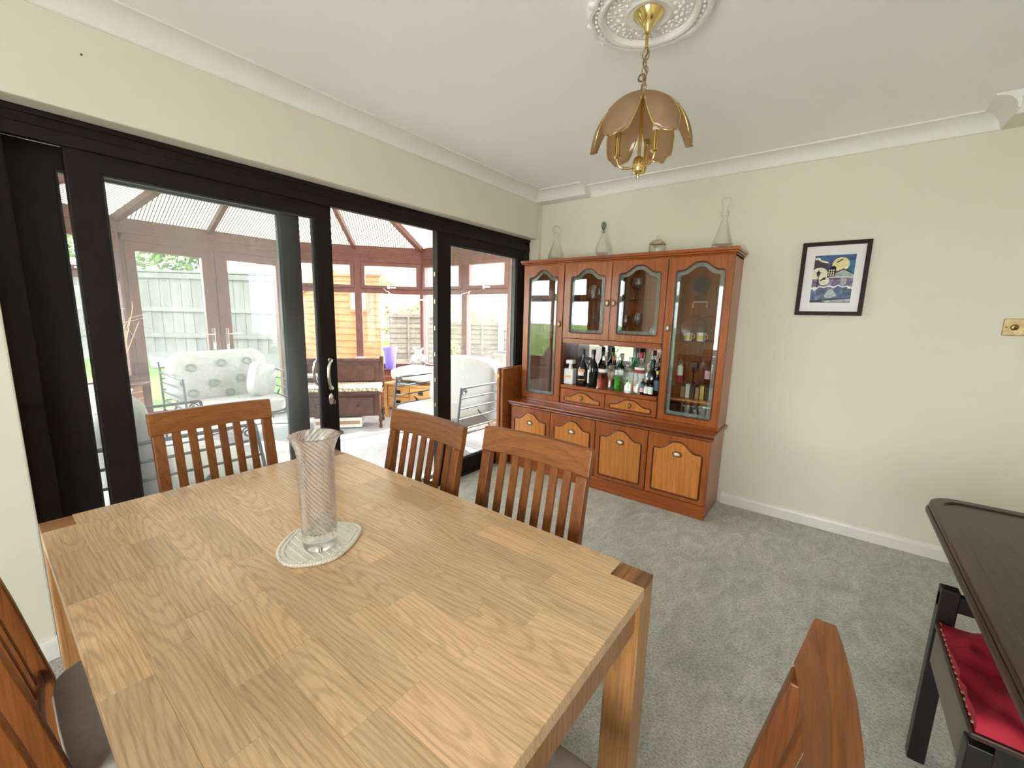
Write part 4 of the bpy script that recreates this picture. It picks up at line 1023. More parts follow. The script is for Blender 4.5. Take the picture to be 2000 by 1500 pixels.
for i in range(4):
    x0, x1 = CX0+i*dw_+.003, CX0+(i+1)*dw_-.003; xc_ = (x0+x1)/2
    wood_front('cupboard_door', x0, x1, .104, .566, 2.972, arch(x0+.042, x1-.042, .136, .458, .524), (xc_, .436, .028, .0165))
# upper part
UX0, UX1, UY = -2.270, -.580, 3.10
MB().box(UX0, UX0+.018, UY+.012, 3.385, .612, 1.81).build('side_panel', 'cab_wood', cab, bev=.002)
MB().box(UX1-.018, UX1, UY+.012, 3.385, .612, 1.81).build('side_panel', 'cab_wood', cab, bev=.002)
for x in (-1.855, -1.005): MB().box(x-.009, x+.009, UY+.020, 3.37, .612, 1.81).build('divider', 'cab_edge', cab)
MB().box(-1.439, -1.423, UY+.022, 3.37, 1.195, 1.81).build('divider', 'cab_edge', cab)
MB().box(UX0+.018, UX1-.018, 3.368, 3.384, .612, 1.81).build('back_panel', 'cab_wood', cab)
MB().box(UX0+.002, UX1-.002, UY+.003, 3.38, .612, .634).build('base_board', 'cab_wood_wide', cab, bev=.002)
MB().box(UX0, UX1, UY+.003, 3.385, 1.795, 1.812).build('top_board', 'cab_wood_wide', cab)
MB().box(-1.846, -1.014, UY-.008, 3.368, .768, .798).build('niche_shelf', 'cab_wood_wide', cab, bev=.006)
MB().box(-1.846, -1.014, UY+.004, 3.368, 1.172, 1.195).box(-1.846, -1.014, UY+.000, UY+.018, 1.155, 1.195).build('niche_top', 'cab_wood_wide', cab, bev=.002)
MB().box(-1.844, -1.016, 3.360, 3.367, .80, 1.170).build('mirror_back', 'mirror', cab)
# cornice
cn = MB()
for x0, x1, y0, z0, z1 in ((UX0-.004, UX1+.006, UY-.006, 1.806, 1.816), (UX0-.016, UX1+.018, UY-.022, 1.816, 1.828), (UX0-.022, UX1+.024, UY-.032, 1.828, 1.850)): cn.box(x0, x1, y0, 3.39, z0, z1)
cn.build('cornice', 'cab_wood_wide', cab, bev=.005, seg=3)
def glazed_door(x0, x1, z0, z1, g, knob):
    gx0, gx1, gz0, gzs, gza = g
    pts = arch(gx0, gx1, gz0, gzs, gza, .11, .018)
    d = MB().holed([(x0, z0), (x1, z0), (x1, z1), (x0, z1)], pts, UY, UY+.021, XZ).build('glazed_door', 'cab_wood', cab, bev=.003)
    MB().tube([(x, UY+.001, z) for x, z in pts], .0045, 8, True).build('moulding', 'cab_edge', d, smooth=60)
    c = ((gx0+gx1)/2, (gz0+gzs)/2); w2, h2 = (gx1-gx0)/2, (gza-gz0)/2; k1 = 1-.030/w2; k2 = 1-.030/h2
    ins = [(c[0]+(x-c[0])*k1, c[1]+(z-c[1])*k2) for x, z in pts]
    MB().prism(ins, UY+.009, UY+.013, XZ).build('pane', 'cabinet_glass', d)
    # bevelled border: sloped strip between the opening and the inner pane
    m = MB(); n = len(pts); vs = [(x, UY+.0125, z) for x, z in pts]+[(x, UY+.009, z) for x, z in ins]+[(x, UY+.0135, z) for x, z in pts]+[(x, UY+.0135, z) for x, z in ins]
    fs = []
    for i in range(n): j = (i+1) % n; fs += [(i, j, j+n, i+n), (i+2*n, i+3*n, j+3*n, j+2*n), (i, i+2*n, j+2*n, j), (i+n, j+n, j+3*n, i+3*n)]
    m.add(vs, fs).build('bevelled_edge', 'bevel_glass', d)
    k = oval_ring(MB(), knob[0], UY-.008, knob[1], .013, .021, .0052).build('knob', 'gold_dark', d, smooth=60)
    MB().ball((knob[0], UY-.006, knob[1]), 1, .009, .007, .015, 12, 8).build('knob_plate', 'ivory', k, smooth=60)
glazed_door(-2.268, -1.860, .637, 1.803, (-2.212, -1.918, .684, 1.705, 1.765), (-1.888, 1.312))
glazed_door(-1.850, -1.434, 1.198, 1.803, (-1.790, -1.484, 1.244, 1.70, 1.757), (-1.458, 1.487))
glazed_door(-1.428, -1.009, 1.198, 1.803, (-1.372, -1.052, 1.250, 1.71, 1.765), (-1.405, 1.487))
glazed_door(-1.000, -.582, .637, 1.803, (-.948, -.630, .682, 1.712, 1.767), (-.975, 1.312))
for x0, x1 in ((-1.848, -1.433), (-1.427, -1.011)):
    xc_ = (x0+x1)/2; wood_front('drawer', x0, x1, .638, .764, UY+.002, arch(x0+.040, x1-.040, .662, .697, .744, .10, .008), (xc_, .702, .010, .017))
for (a, b) in ((-2.25, -1.866), (-.995, -.60)):
    for z in (1.222, 1.522): MB().box(a, b, UY+.04, 3.366, z-.003, z+.003).build('glass_shelf', 'shelf_glass', cab)
MB().box(-.995, -.60, UY+.04, 3.366, .913, .919).build('glass_shelf', 'shelf_glass', cab)
MB().box(-2.25, -1.866, UY+.04, 3.366, .913, .919).build('glass_shelf', 'shelf_glass', cab)
for (a, b) in ((-1.845, -1.44), (-1.422, -1.015)): MB().box(a, b, UY+.04, 3.366, 1.507, 1.513).build('glass_shelf', 'shelf_glass', cab)

# ------------------------------------------------------------------ bottles in the niche
ZN = .799
def bottle(label, x, y, h, r, mat, cap, prof='spirit', lab=None, liquid=None, square=False, z=ZN, capn=.0, group='bottles in the drinks niche'):
    t = thing('bottle', label, 'bottle', (x, y, z), group=group)
    nr = r*.36 if prof != 'wine' else r*.38
    sh = {'spirit': (.62, .74), 'wine': (.56, .72), 'mini': (.60, .72), 'cream': (.50, .70)}[prof]
    hb = h-.012
    P = [(0, 0), (r*.9, 0), (r, .006), (r, h*sh[0]), (r*.85, h*(sh[0]+.05)), (nr*1.25, h*(sh[1]-.02)), (nr, h*(sh[1]+.03)), (nr, hb)]
    if square:
        b = MB().box(-r, r, -r*.8, r*.8, 0, h*.64).build('body', mat, t, local=True, bev=.008, seg=3)
        MB().lathe([(0, h*.63), (nr*1.2, h*.64), (nr, h*.72), (nr, h*.80), (0, h*.8)], 16).build('neck', mat, t, local=True, smooth=50)
        MB().box(-r*.72, r*.72, -r*.62, r*.62, h*.84, h).lathe([(0, h*.78), (nr*.8, h*.78), (nr*.8, h*.86), (0, h*.86)], 12).build('stopper', cap, t, local=True, bev=.004)
    else:
        MB().lathe(P+[(0, hb)], 24).build('body', mat, t, local=True, smooth=50)
        ch_ = h*(.14 if prof != 'mini' else .13)
        MB().lathe([(0, h-ch_), (nr*1.18, h-ch_), (nr*1.2, h-.002), (nr*1.1, h), (0, h)], 16).build('cap', cap, t, local=True, smooth=50)
    for (mt, z0, z1, a0, a1) in (lab or []):
        k = 12; vs = []; fs = []; e = r*1.012
        if square: MB().box(-r*.6, r*.6, -r*.815, -r*.80, h*z0, h*z1).build('label', mt, t, local=True); continue
        for i in range(k+1):
            a = -PI/2+a0+(a1-a0)*i/k
            for zz in (h*z0, h*z1): vs += [(e*math.cos(a), e*math.sin(a), zz), (e*.99*math.cos(a), e*.99*math.sin(a), zz)]
        for i in range(k):
            a, b = i*4, (i+1)*4; fs += [(a, b, b+2, a+2), (a+1, a+3, b+3, b+1), (a+2, b+2, b+3, a+3), (a, a+1, b+1, b)]
        fs += [(0, 2, 3, 1), (k*4, k*4+1, k*4+3, k*4+2)]
        MB().add(vs, fs).build('label', mt, t, local=True, smooth=50)
    if liquid: MB().lathe([(0, .006), (r*.9, .006), (r*.9, h*liquid[1]), (0, h*liquid[1])], 20).build('liquid', liquid[0], t, local=True, smooth=40)
    return t
bottle('square white bottle with a white stopper at the left end of the niche', -1.797, 3.17, .210, .045, 'bottle_white', 'cap_white', square=True, lab=[('label_gold', .28, .36, 0, 0), ('label_cream', .40, .46, 0, 0)])
bottle('black bottle with an orange and cream oval label', -1.678, 3.17, .312, .040, 'bottle_dark', 'cap_black', 'cream', [('label_peach', .38, .46, -1.0, .9), ('label_cream', .28, .38, -.9, .7), ('label_gold', .16, .18, -1, 1)])
bottle('black bottle with a tall white label turned to the left', -1.584, 3.17, .314, .042, 'bottle_dark', 'cap_black', 'wine', [('label_white', .10, .40, -1.5, -.35), ('label_cream', .40, .46, -.9, -.2)])
bottle('clear bottle half full of rose red liquid with a silver cap', -1.489, 3.18, .268, .044, 'clear_glass', 'cap_grey', 'spirit', [('label_white', .50, .60, -1.2, 1.2)], ('rose_liquid', .50))
bottle('clear bottle with an orange stopper behind the goblet', -1.448, 3.27, .265, .034, 'clear_glass', 'cap_orange', 'spirit', [('label_cream', .3, .5, -1, 1)])
bottle('green glass bottle with a pale band and grey cap', -1.357, 3.20, .280, .040, 'green_glass', 'cap_grey', 'spirit', [('label_white', .44, .58, -1.1, 1.1)])
bottle('clear bottle with a grey cap behind the round goblet', -1.286, 3.24, .270, .038, 'clear_glass', 'cap_grey', 'spirit', [('label_white', .3, .55, -.9, .9)])
bottle('large clear bottle with a red cap and red banded label', -1.192, 3.21, .316, .045, 'clear_glass', 'cap_red', 'spirit', [('label_red', .50, .56, -1.1, 1.1), ('label_white', .22, .48, -1.1, 1.1), ('label_white', .57, .63, -1.1, 1.1)])
bottle('dark wine bottle with a black capsule at the right of the niche', -1.118, 3.275, .262, .039, 'bottle_dark', 'cap_black', 'wine')
bottle('dark wine bottle with a brown red capsule in the corner', -1.052, 3.318, .280, .034, 'bottle_dark', 'cap_wine', 'wine')
bottle('miniature bottle with a pink label', -1.143, 3.15, .140, .019, 'bottle_dark', 'cap_grey', 'mini', [('label_pink', .12, .35, -1.2, 1.2), ('label_blue', .38, .52, -1, 1)])
bottle('miniature dark bottle with a white label, front of the corner group', -1.106, 3.13, .134, .018, 'bottle_dark', 'cap_white', 'mini', [('label_white', .10, .50, -1.2, 1.2)])
bottle('miniature brown bottle with a white label next to the niche side', -1.072, 3.13, .138, .018, 'amber_glass', 'cap_white', 'mini', [('label_white', .08, .48, -1.2, 1.2)])
bottle('small bottle with a blue label and yellow cap', -1.043, 3.17, .188, .023, 'bottle_dark', 'cap_yellow', 'spirit', [('label_blue', .2, .6, -1.2, 1.2)])
def wineglass(label, loc, h, r, bowl, group, mat='clear_glass'):
    o = MB()
    st = h*(1-bowl)
    P = [(0, 0), (r*.85, .0), (r*.8, .003), (.006, .008), (.0045, st*.5), (.006, st), (r*.55, st+h*bowl*.12), (r*.95, st+h*bowl*.4), (r, st+h*bowl*.55), (r*.82, h)]
    P += [(r*.82-.0016, h), (r-.002, st+h*bowl*.55), (r*.95-.002, st+h*bowl*.4), (r*.5, st+h*bowl*.15), (0, st+h*bowl*.08)]
    o = o.lathe(P, 28).build('drinking_glass', mat, smooth=60); o.location = loc; return tag(o, label, 'glass', group)
wineglass('tall stemmed goblet in front of the orange stoppered bottle', (-1.403, 3.135, ZN), .200, .032, .66, 'goblets in the niche')
wineglass('round bowled brandy glass in the middle of the niche', (-1.300, 3.125, ZN), .185, .049, .78, 'goblets in the niche')
wineglass('stemmed goblet standing before the red capped bottle', (-1.205, 3.120, ZN), .172, .037, .72, 'goblets in the niche')

# ------------------------------------------------------------------ things behind the cabinet glass
def cup(label, loc, r, h, mat, band=None, handle=True, cat='cup', group=None, name='cup'):
    t = thing(name, label, cat, loc, group=group)
    MB().lathe([(0, 0), (r*.8, 0), (r*.85, h*.1), (r*.9, h*.5), (r*1.02, h), (r*.96, h), (r*.84, h*.5), (r*.75, h*.08), (0, h*.06)], 20).build('body', mat, t, local=True, smooth=40)
    if band: MB().lathe([(r*.875, h*.22), (r*.90, h*.22), (r*.945, h*.66), (r*.9, h*.66)], 20).build('band', band, t, local=True, smooth=40)
    if handle: MB().tube([(r*.85, 0, h*.78), (r*1.35, 0, h*.74), (r*1.4, 0, h*.4), (r*.85, 0, h*.22)], r*.09, 8).build('handle', mat, t, local=True, smooth=60)
    return t
cup('white cup with yellow flowers, nearer the middle of the cabinet', (-.859, 3.22, 1.226), .030, .058, 'china', 'yellow_glaze', group='flowered cups')
cup('white cup with yellow flowers, nearer the picture', (-.772, 3.22, 1.226), .032, .060, 'china', 'yellow_glaze', group='flowered cups')
cup('pewter tankard at the bottom of the right glazed door', (-.812, 3.21, .637), .042, .105, 'pewter', group='tankards', cat='tankard', name='tankard')
cup('wider pewter tankard beside the cabinet side panel', (-.705, 3.21, .637), .05, .11, 'pewter', group='tankards', cat='tankard', name='tankard')
g = thing('glass_globe', 'dark cut glass globe on a foot behind the right door', 'ornament', (-.803, 3.22, 1.526))
MB().lathe([(0, 0), (.045, 0), (.04, .012), (.015, .025), (.012, .04), (0, .04)], 20).build('foot', 'crystal', g, local=True, smooth=50)
MB().ball((0, 0, .095), .062, 1, 1, 1, 14, 9).build('globe', 'dark_crystal', g, local=True)
wineglass('small tumbler on the top shelf near the side panel', (-.683, 3.22, 1.526), .09, .022, .92, 'glasses behind the right door')
o = MB().tube([(-.83, 3.16, 1.46), (-.83, 3.16, 1.50), (-.74, 3.16, 1.50), (-.74, 3.16, 1.46)], .003, 6)
pr_ = thing('plate_rack', 'white wire plate stand on the second shelf', 'plate stand', (-.785, 3.18, 1.226)); o.build('wire', 'white_plastic', pr_); MB().tube([(-.83, 3.162, 1.226), (-.83, 3.162, 1.462)], .0025, 6).build('upright', 'bark', pr_); MB().tube([(-.74, 3.162, 1.226), (-.74, 3.162, 1.462)], .0025, 6).build('upright', 'bark', pr_)
for i, (x, lab) in enumerate(((-.845, 'cut glass plate standing left in the right cupboard'), (-.735, 'cut glass plate standing right in the right cupboard'))):
    o = MB().lathe([(0, 0), (.07, 0), (.088, .008), (.09, .012), (.07, .006), (0, .005)], 28, M=Matrix.Rotation(PI/2+.12, 4, 'X')).build('plate', 'crystal', smooth=40)
    o.location = (x, 3.30+.03*i, 1.226+.092); tag(o, lab, 'plate', 'cut glass plates')
op = thing('bottle_opener', 'white and red handled bottle opener behind the right door', 'bottle opener', (-.888, 3.20, .9195))
MB().lathe([(0, 0), (.022, 0), (.022, .05), (0, .05)], 16).build('red_base', 'label_red', op, local=True, smooth=40)
MB().lathe([(0, .05), (.022, .05), (.020, .115), (.008, .125), (0, .125)], 16).build('grip', 'white_plastic', op, local=True, smooth=40)
MB().tube([(.014*math.cos(i*PI/6), 0, .145+.018*math.sin(i*PI/6)) for i in range(12)], .004, 6, True).build('loop', 'chrome', op, local=True, smooth=60)
wineglass('gold tinted stemmed glass behind the right door', (-.795, 3.20, .9195), .155, .03, .5, 'glasses behind the right door', 'amber_glass')
wineglass('clear stemmed glass behind the right door', (-.75, 3.27, .9195), .16, .03, .5, 'glasses behind the right door')
bottle('small red bottle behind the right glazed door', -.700, 3.22, .20, .024, 'amber_glass', 'cap_red', 'spirit', [('label_pink', .2, .5, -1, 1)], z=.9195, group='bottle behind right door')
for i in range(7):
    x = -.868+i*.034; hgt = .084+.010*((i*5) % 3)
    o = MB().box(-.014, .014, -.05, .05, 0, hgt).build('book', ('card_brown', 'label_cream', 'bench_wood', 'card_brown', 'label_gold', 'bench_wood', 'card_brown')[i], bev=.002)
    o.location = (x, 3.28, .801); tag(o, ('small brown book at the left end of the cabinet row', 'small cream book in the cabinet row', 'small dark book, third in the cabinet row', 'small tan book in the middle of the cabinet row', 'small gilt book in the cabinet row', 'small dark book, second from right in the cabinet row', 'small brown book at the right end of the cabinet row')[i], 'book', 'books behind the right door')
MB().box(-.995, -.60, UY+.05, 3.366, .786, .800).build('low_shelf', 'cab_panel', cab, bev=.002)
bx_ = MB().box(-.035, .035, -.05, .05, 0, .115).build('spice_box', 'cap_black', bev=.003); bx_.location = (-.925, 3.23, .637); tag(bx_, 'dark box beside the tankards behind the right door', 'box')
# middle cupboards
o = MB().ball((0, 0, .075), .075, 1, 1, .8, 18, 10).lathe([(0, 0), (.04, 0), (.03, .02), (0, .02)], 18).build('glass_bowl', 'crystal', smooth=60); o.location = (-1.665, 3.22, 1.514); tag(o, 'round glass bowl on the upper shelf behind the left middle door', 'bowl')
for x, y, z, h, r, b, lb in ((-1.60, 3.2, 1.197, .22, .028, .45, 'tall flute glass behind the left middle door'), (-1.70, 3.26, 1.197, .19, .032, .5, 'wine glass at the back of the left middle door'),
                             (-1.52, 3.25, 1.197, .20, .03, .5, 'wine glass near the centre divider, left middle door'), (-1.265, 3.22, 1.514, .17, .036, .55, 'cut wine glass on the upper shelf, right middle door'),
                             (-1.32, 3.28, 1.514, .18, .03, .5, 'slim wine glass on the upper shelf, right middle door'), (-1.25, 3.22, 1.197, .22, .034, .5, 'wine glass in the middle behind the right middle door'),
                             (-1.33, 3.18, 1.197, .20, .03, .5, 'wine glass by the knob of the right middle door'), (-1.12, 3.22, 1.197, .12, .036, .9, 'short tumbler behind the right middle door'),
                             (-2.06, 3.24, 1.226, .20, .03, .5, 'wine glass behind the tall left door'), (-2.12, 3.24, .9195, .18, .034, .5, 'lower wine glass behind the tall left door')):
    wineglass(lb, (x, y, z), h, r, b, 'glasses behind the cabinet doors', 'crystal' if x > -1.5 else 'clear_glass')

# ------------------------------------------------------------------ on top of the cabinet
def decanter(label, loc, P, stop, group='decanters on the cabinet'):
    t = thing('decanter', label, 'decanter', loc, group=group)
    inner = [(max(r-.0035, .0), z) for r, z in P[::-1] if z > .012]+[(0, .012)]
    MB().lathe([(0, 0)]+P+inner, 32).build('body', 'clear_glass', t, local=True, smooth=50)
    stop(t); return t
def st_ball(z, r): return lambda t: MB().ball((0, 0, z+r*.9), r, n=18, m=12).lathe([(0, z-.03), (.007, z-.03), (.009, z), (0, z+.004)], 12).build('stopper', 'crystal', t, local=True, smooth=60)
decanter('wide based decanter with a round ball stopper, nearest the corner', (-2.045, 3.24, 1.850), [(.058, 0), (.066, .006), (.064, .03), (.050, .085), (.026, .15), (.016, .19), (.015, .215), (.024, .236)], st_ball(.24, .034))
decanter('pear shaped decanter with a pointed oval stopper', (-1.598, 3.25, 1.850), [(.028, 0), (.040, .012), (.057, .045), (.060, .07), (.050, .11), (.030, .155), (.018, .185), (.016, .20), (.024, .222)],
         lambda t: MB().ball((0, 0, .258), 1, .021, .021, .032, 16, 10).lathe([(0, .20), (.008, .20), (.009, .23), (0, .235)], 12).build('stopper', 'dark_crystal', t, local=True, smooth=60))
decanter('tall conical decanter with a flared stopper, nearest the picture', (-.702, 3.25, 1.850), [(.066, 0), (.074, .006), (.066, .04), (.042, .12), (.020, .20), (.017, .225), (.026, .228), (.026, .258)],
         lambda t: MB().lathe([(0, .24), (.012, .24), (.016, .265), (.030, .338), (.028, .344), (0, .344)], 20).build('stopper', 'clear_glass', t, local=True, smooth=40))
jr = thing('glass_jar', 'squat cut glass jar with a lidded silver rim on the cabinet', 'jar', (-1.150, 3.25, 1.850))
MB().lathe([(0, 0), (.052, 0), (.060, .01), (.060, .065), (.054, .075), (.050, .075), (.055, .06), (.055, .014), (0, .01)], 32, mod=lambda t, z, i: 1+.02*math.cos(16*t) if 1 < i < 4 else 1).build('body', 'crystal', jr, local=True, smooth=50)
MB().lathe([(.050, .075), (.060, .075), (.060, .085), (.050, .085)], 28).build('rim', 'old_brass', jr, local=True, smooth=40)
MB().lathe([(0, .086), (.054, .086), (.046, .10), (.02, .112), (.006, .116), (.012, .126), (.010, .138), (0, .142)], 28).build('lid', 'crystal', jr, local=True, smooth=50)

# wooden panel standing between cabinet and door
lp = thing('table_leaf', 'brown wooden panel standing on edge between cabinet and patio door', 'wooden panel', (-2.355, 3.08, 0))
MB().box(-2.388, -2.358, 2.885, 3.30, .005, .905).build('board', 'leaf_wood', lp, bev=.004)
MB().box(-2.357, -2.327, 2.90, 3.30, .0, .900).build('board', 'leaf_wood', lp, bev=.004)
for z in (.10, .42, .72): MB().box(-2.327, -2.317, 2.93, 3.30, z, z+.05).build('batten', 'leaf_wood', lp, bev=.003)
MB().box(-2.395, -2.352, 2.873, 2.886, .82, .85).build('hinge', 'old_brass', lp)

# ------------------------------------------------------------------ pendant lamp and ceiling rose
LX, LY = -.657, 1.592
ro = thing('ceiling_rose', 'ornate white plaster ceiling rose above the pendant lamp', 'ceiling rose', (LX, LY, ZC-.03))
MB().lathe([(0, 0), (.060, 0), (.075, -.006), (.085, 0), (.150, .006), (.158, -.010), (.168, -.012), (.176, .004), (.186, .006), (.192, -.006), (.203, -.006), (.212, .012), (.214, .0295), (0, .0295)], 96,
           mod=lambda t, z, i: 1+.022*math.cos(12*t) if 9 <= i <= 12 else 1).build('disc', 'plaster', ro, local=True, smooth=50)
fo = MB()
for k in range(12):
    a = 2*PI*k/12
    for j in range(5):
        b = a+.26*math.sin(j*1.3); rr2 = .092+.012*j
        fo.ball((rr2*math.cos(b), rr2*math.sin(b), .001), .0085-.0008*j, 1, 1, .7, 8, 5)
    for sg in (-1, 1):
        for j in range(4):
            t = j/3*2.6; fo.ball(((.118+.020*math.cos(t))*math.cos(a+sg*(.05+.05*t/2.6)), (.118+.020*math.cos(t))*math.sin(a+sg*(.05+.05*t/2.6)), .003), .0062, 1, 1, .6, 6, 4)
for k in range(48):
    a = 2*PI*k/48; fo.ball((.181*math.cos(a), .181*math.sin(a), -.001), .0062, 1, 1, .8, 6, 4)
for k in range(12):
    a = 2*PI*(k+.5)/12; fo.ball((.203*math.cos(a), .203*math.sin(a), .004), .017, 1, 1, .6, 10, 6)
tag(fo.build('relief', 'plaster', ro, local=True, smooth=60), kind='stuff')
pd = thing('pendant_lamp', 'brass pendant lamp with smoked glass petals on a chain', 'lamp', (LX, LY, 1.885))
MB().lathe([(0, 2.372), (.010, 2.372), (.013, 2.385), (.028, 2.405), (.052, 2.428), (.053, 2.434), (.050, 2.437), (0, 2.437)], 32, (LX, LY, 0)).build('canopy', 'brass', pd, smooth=40)
MB().lathe([(0, 2.325), (.006, 2.325), (.006, 2.365), (.010, 2.367), (.010, 2.374), (0, 2.374)], 16, (LX, LY, 0)).build('stem', 'brass', pd, smooth=40)
rr = random.Random(3)
zc_ = 2.322
for k in range(5):
    a = k*1.45+.3; pts = []
    for i in range(18):
        t = 2*PI*i/18; pts.append((LX+.011*math.cos(t)*math.cos(a), LY+.011*math.cos(t)*math.sin(a), zc_-.017+.019*math.sin(t)))
    MB().tube(pts, .0022, 6, True).build('chain_link', 'old_brass', pd, smooth=60); zc_ -= .0275
MB().tube([(LX+.006*math.sin(i*1.1), LY+.005*math.cos(i*.9), 2.33-.0125*i) for i in range(12)], .0028, 6).build('flex', 'bark', pd, smooth=60)
MB().tube([(LX-.012+.012*math.cos(i*PI/7), LY+.004, 2.235+.012*math.sin(i*PI/7)) for i in range(14)], .003, 6, True).build('flex', 'bark', pd, smooth=60)
MB().lathe([(0, 2.195), (.006, 2.193), (.012, 2.183), (.022, 2.176), (.024, 2.170), (0, 2.168)], 20, (LX, LY, 0)).build('crown', 'old_brass', pd, smooth=40)
MB().lathe([(0, 1.888), (.005, 1.890), (.007, 1.897), (.004, 1.903), (.016, 1.908), (.022, 1.918), (.021, 1.950), (.016, 1.962), (.006, 1.968), (.006, 2.172), (0, 2.172)], 20, (LX, LY, 0)).build('column', 'brass', pd, smooth=40)
for k in range(3):
    a = -1.02+k*2*PI/3+.55; c, s = math.cos(a), math.sin(a)
    ar = MB().tube([(LX+r_*c, LY+r_*s, z_) for r_, z_ in ((.015, 1.932), (.035, 1.926), (.058, 1.926), (.072, 1.934), (.078, 1.948), (.079, 1.962))], .0042, 8).build('arm', 'brass', pd, smooth=60)
    MB().lathe([(0, 1.958), (.006, 1.958), (.013, 1.964), (.013, 1.969), (.010, 1.972), (0, 1.972)], 16, (LX+.079*c, LY+.079*s, 0)).build('cup', 'brass', ar, smooth=40)
    MB().lathe([(0, 1.970), (.0105, 1.970), (.0105, 2.028), (0, 2.028)], 16, (LX+.079*c, LY+.079*s, 0)).build('candle_sleeve', 'brass', ar, smooth=40)
    MB().lathe([(0, 2.028), (.011, 2.028), (.012, 2.034), (.010, 2.052), (0, 2.052)], 16, (LX+.079*c, LY+.079*s, 0)).build('lamp_holder', 'china' if k == 0 else 'old_brass', ar, smooth=40)
def dome(t):
    a = .10+t*1.50
    return (.166*math.sin(a), 2.174-.190*(1-math.cos(a))/(1-math.cos(1.6)))
camang = math.atan2(0-LY, 0-LX)
for k in range(6):
    a0 = camang+PI/6+k*PI/3; nu, nv = 24, 24; vs = []; edge_l, edge_r, bot = [], [], []
    for j in range(nv+1):
        t = j/nv; wd = (PI/6)*(1.02-.26*max(0, min(1, (t-.32)/.5))-.50*(1-math.sqrt(max(0, 1-max(0, (t-.66)/.34)**2))))
        for i in range(nu+1):
            s_ = 2*i/nu-1
            tt = t*(1-.03)+.012*math.cos(s_*PI+.5)*max(0, (t-.6)/.4)
            r_, z_ = dome(max(0, min(1, tt))); r_ += .012*(1-s_*s_)*t+.004*(k % 2)
            an = a0+s_*wd; p = (LX+r_*math.cos(an), LY+r_*math.sin(an), z_); vs.append(p)
            if i == 0: edge_l.append(p)
            if i == nu: edge_r.append(p)
            if j == nv: bot.append(p)
    fs = [(j*(nu+1)+i, j*(nu+1)+i+1, (j+1)*(nu+1)+i+1, (j+1)*(nu+1)+i) for j in range(nv) for i in range(nu)]
    o = MB().add(vs, fs).build('glass_petal', 'smoked_glass', pd, smooth=70)
    sd_ = o.modifiers.new('thick', 'SOLIDIFY'); sd_.thickness = .003
    loop = edge_l+bot[1:]+edge_r[::-1][1:]
    MB().tube(loop, .0019, 6).build('brass_edging', 'brass', o, smooth=60)
    for p in (edge_l[-2], edge_r[-2], edge_l[13], edge_r[13]): MB().ball(p, .0042, n=8, m=6).build('rivet', 'old_brass', o, smooth=60)

# ------------------------------------------------------------------ picture
pc = thing('framed_picture', 'dark framed night scene print with white mount on the wall', 'picture', (-.070, YB-.012, 1.65))
PX0, PX1, PZ0, PZ1 = -.243, .103, 1.425, 1.880
y0 = YB-.003; yf = YB-.027
MB().holed([(PX0, PZ0), (PX1, PZ0), (PX1, PZ1), (PX0, PZ1)], [(PX0+.024, PZ0+.024), (PX1-.024, PZ0+.024), (PX1-.024, PZ1-.024), (PX0+.024, PZ1-.024)], yf, y0, XZ).build('frame', 'frame_brown', pc, bev=.002)
MB().box(PX0+.02, PX1-.02, y0-.010, y0-.004, PZ0+.02, PZ1-.02).build('mount', 'mount_card', pc)
AX0, AX1, AZ0, AZ1 = -.170, .036, 1.505, 1.798
art = MB()
PK = [0]
def A(u, v, k=0): return (AX0+(AX1-AX0)*u, y0-.0104-.00007*k, AZ1-(AZ1-AZ0)*v)
AM = ['night_paint', 'sea_paint', 'dusk_paint', 'moon_paint', 'cream_paint', 'ink_paint', 'plum_paint', 'stone_paint', 'teal_paint', 'paper']
def shape(mat, pts, k):
    art.cur = AM.index(mat); n = len(pts); PK[0] += 1; art.add([A(min(1, max(0, u)), min(1, max(0, v)), PK[0]) for u, v in pts], [tuple(range(n))])
def disc(mat, u, v, r, k, asp=(AX1-AX0)/(AZ1-AZ0)): shape(mat, [(u+r*math.cos(t*PI/14), v+r*asp*math.sin(t*PI/14)) for t in range(28)], k)
shape('night_paint', [(0, 0), (1, 0), (1, .5), (0, .5)], 0)
shape('teal_paint', [(.86, .15), (1, .1), (1, .45), (.84, .4)], 1)
shape('plum_paint', [(0, .08), (.10, .07), (.18, .12), (.26, .15), (.36, .17), (.34, .26), (.22, .28), (.1, .30), (0, .30)], 2)
shape('cream_paint', [(.0, .05), (.08, .04), (.15, .06), (.14, .09), (.26, .12), (.34, .14), (.36, .17), (.26, .16), (.16, .13), (.09, .09), (.02, .09)], 3)
disc('moon_paint', .66, .20, .21, 4)
disc('cream_paint', .16, .40, .21, 4)
shape('ink_paint', [(.55, .15), (.66, .09), (.70, .08), (.68, .11), (.60, .15), (.56, .17)], 5)
shape('stone_paint', [(.55, .36), (.74, .29), (1, .40), (1, .48), (.55, .46)], 5)
shape('ink_paint', [(.52, .37), (.74, .285), (1, .395), (1, .415), (.74, .31), (.54, .385)], 6)
shape('ink_paint', [(.36, .30), (.42, .26), (.5, .22), (.56, .26), (.55, .45), (.36, .45)], 6)
for r_ in range(3):
    for c_ in range(3): shape('cream_paint', [(.38+c_*.055, .30+r_*.05), (.41+c_*.055, .30+r_*.05), (.41+c_*.055, .335+r_*.05), (.38+c_*.055, .335+r_*.05)], 7)
shape('dusk_paint', [(0, .50), (.4, .5), (.45, .44), (1, .46), (1, .72), (0, .72)], 3)
shape('paper', [(.40, .455), (.7, .45), (1, .465), (1, .48), (.7, .47), (.42, .475)], 6)
disc('cream_paint', .30, .54, .13, 4)
shape('sea_paint', [(0, .70), (.15, .67), (.3, .66), (.5, .69), (.66, .65), (.85, .68), (1, .72), (1, .95), (0, .97)], 5)
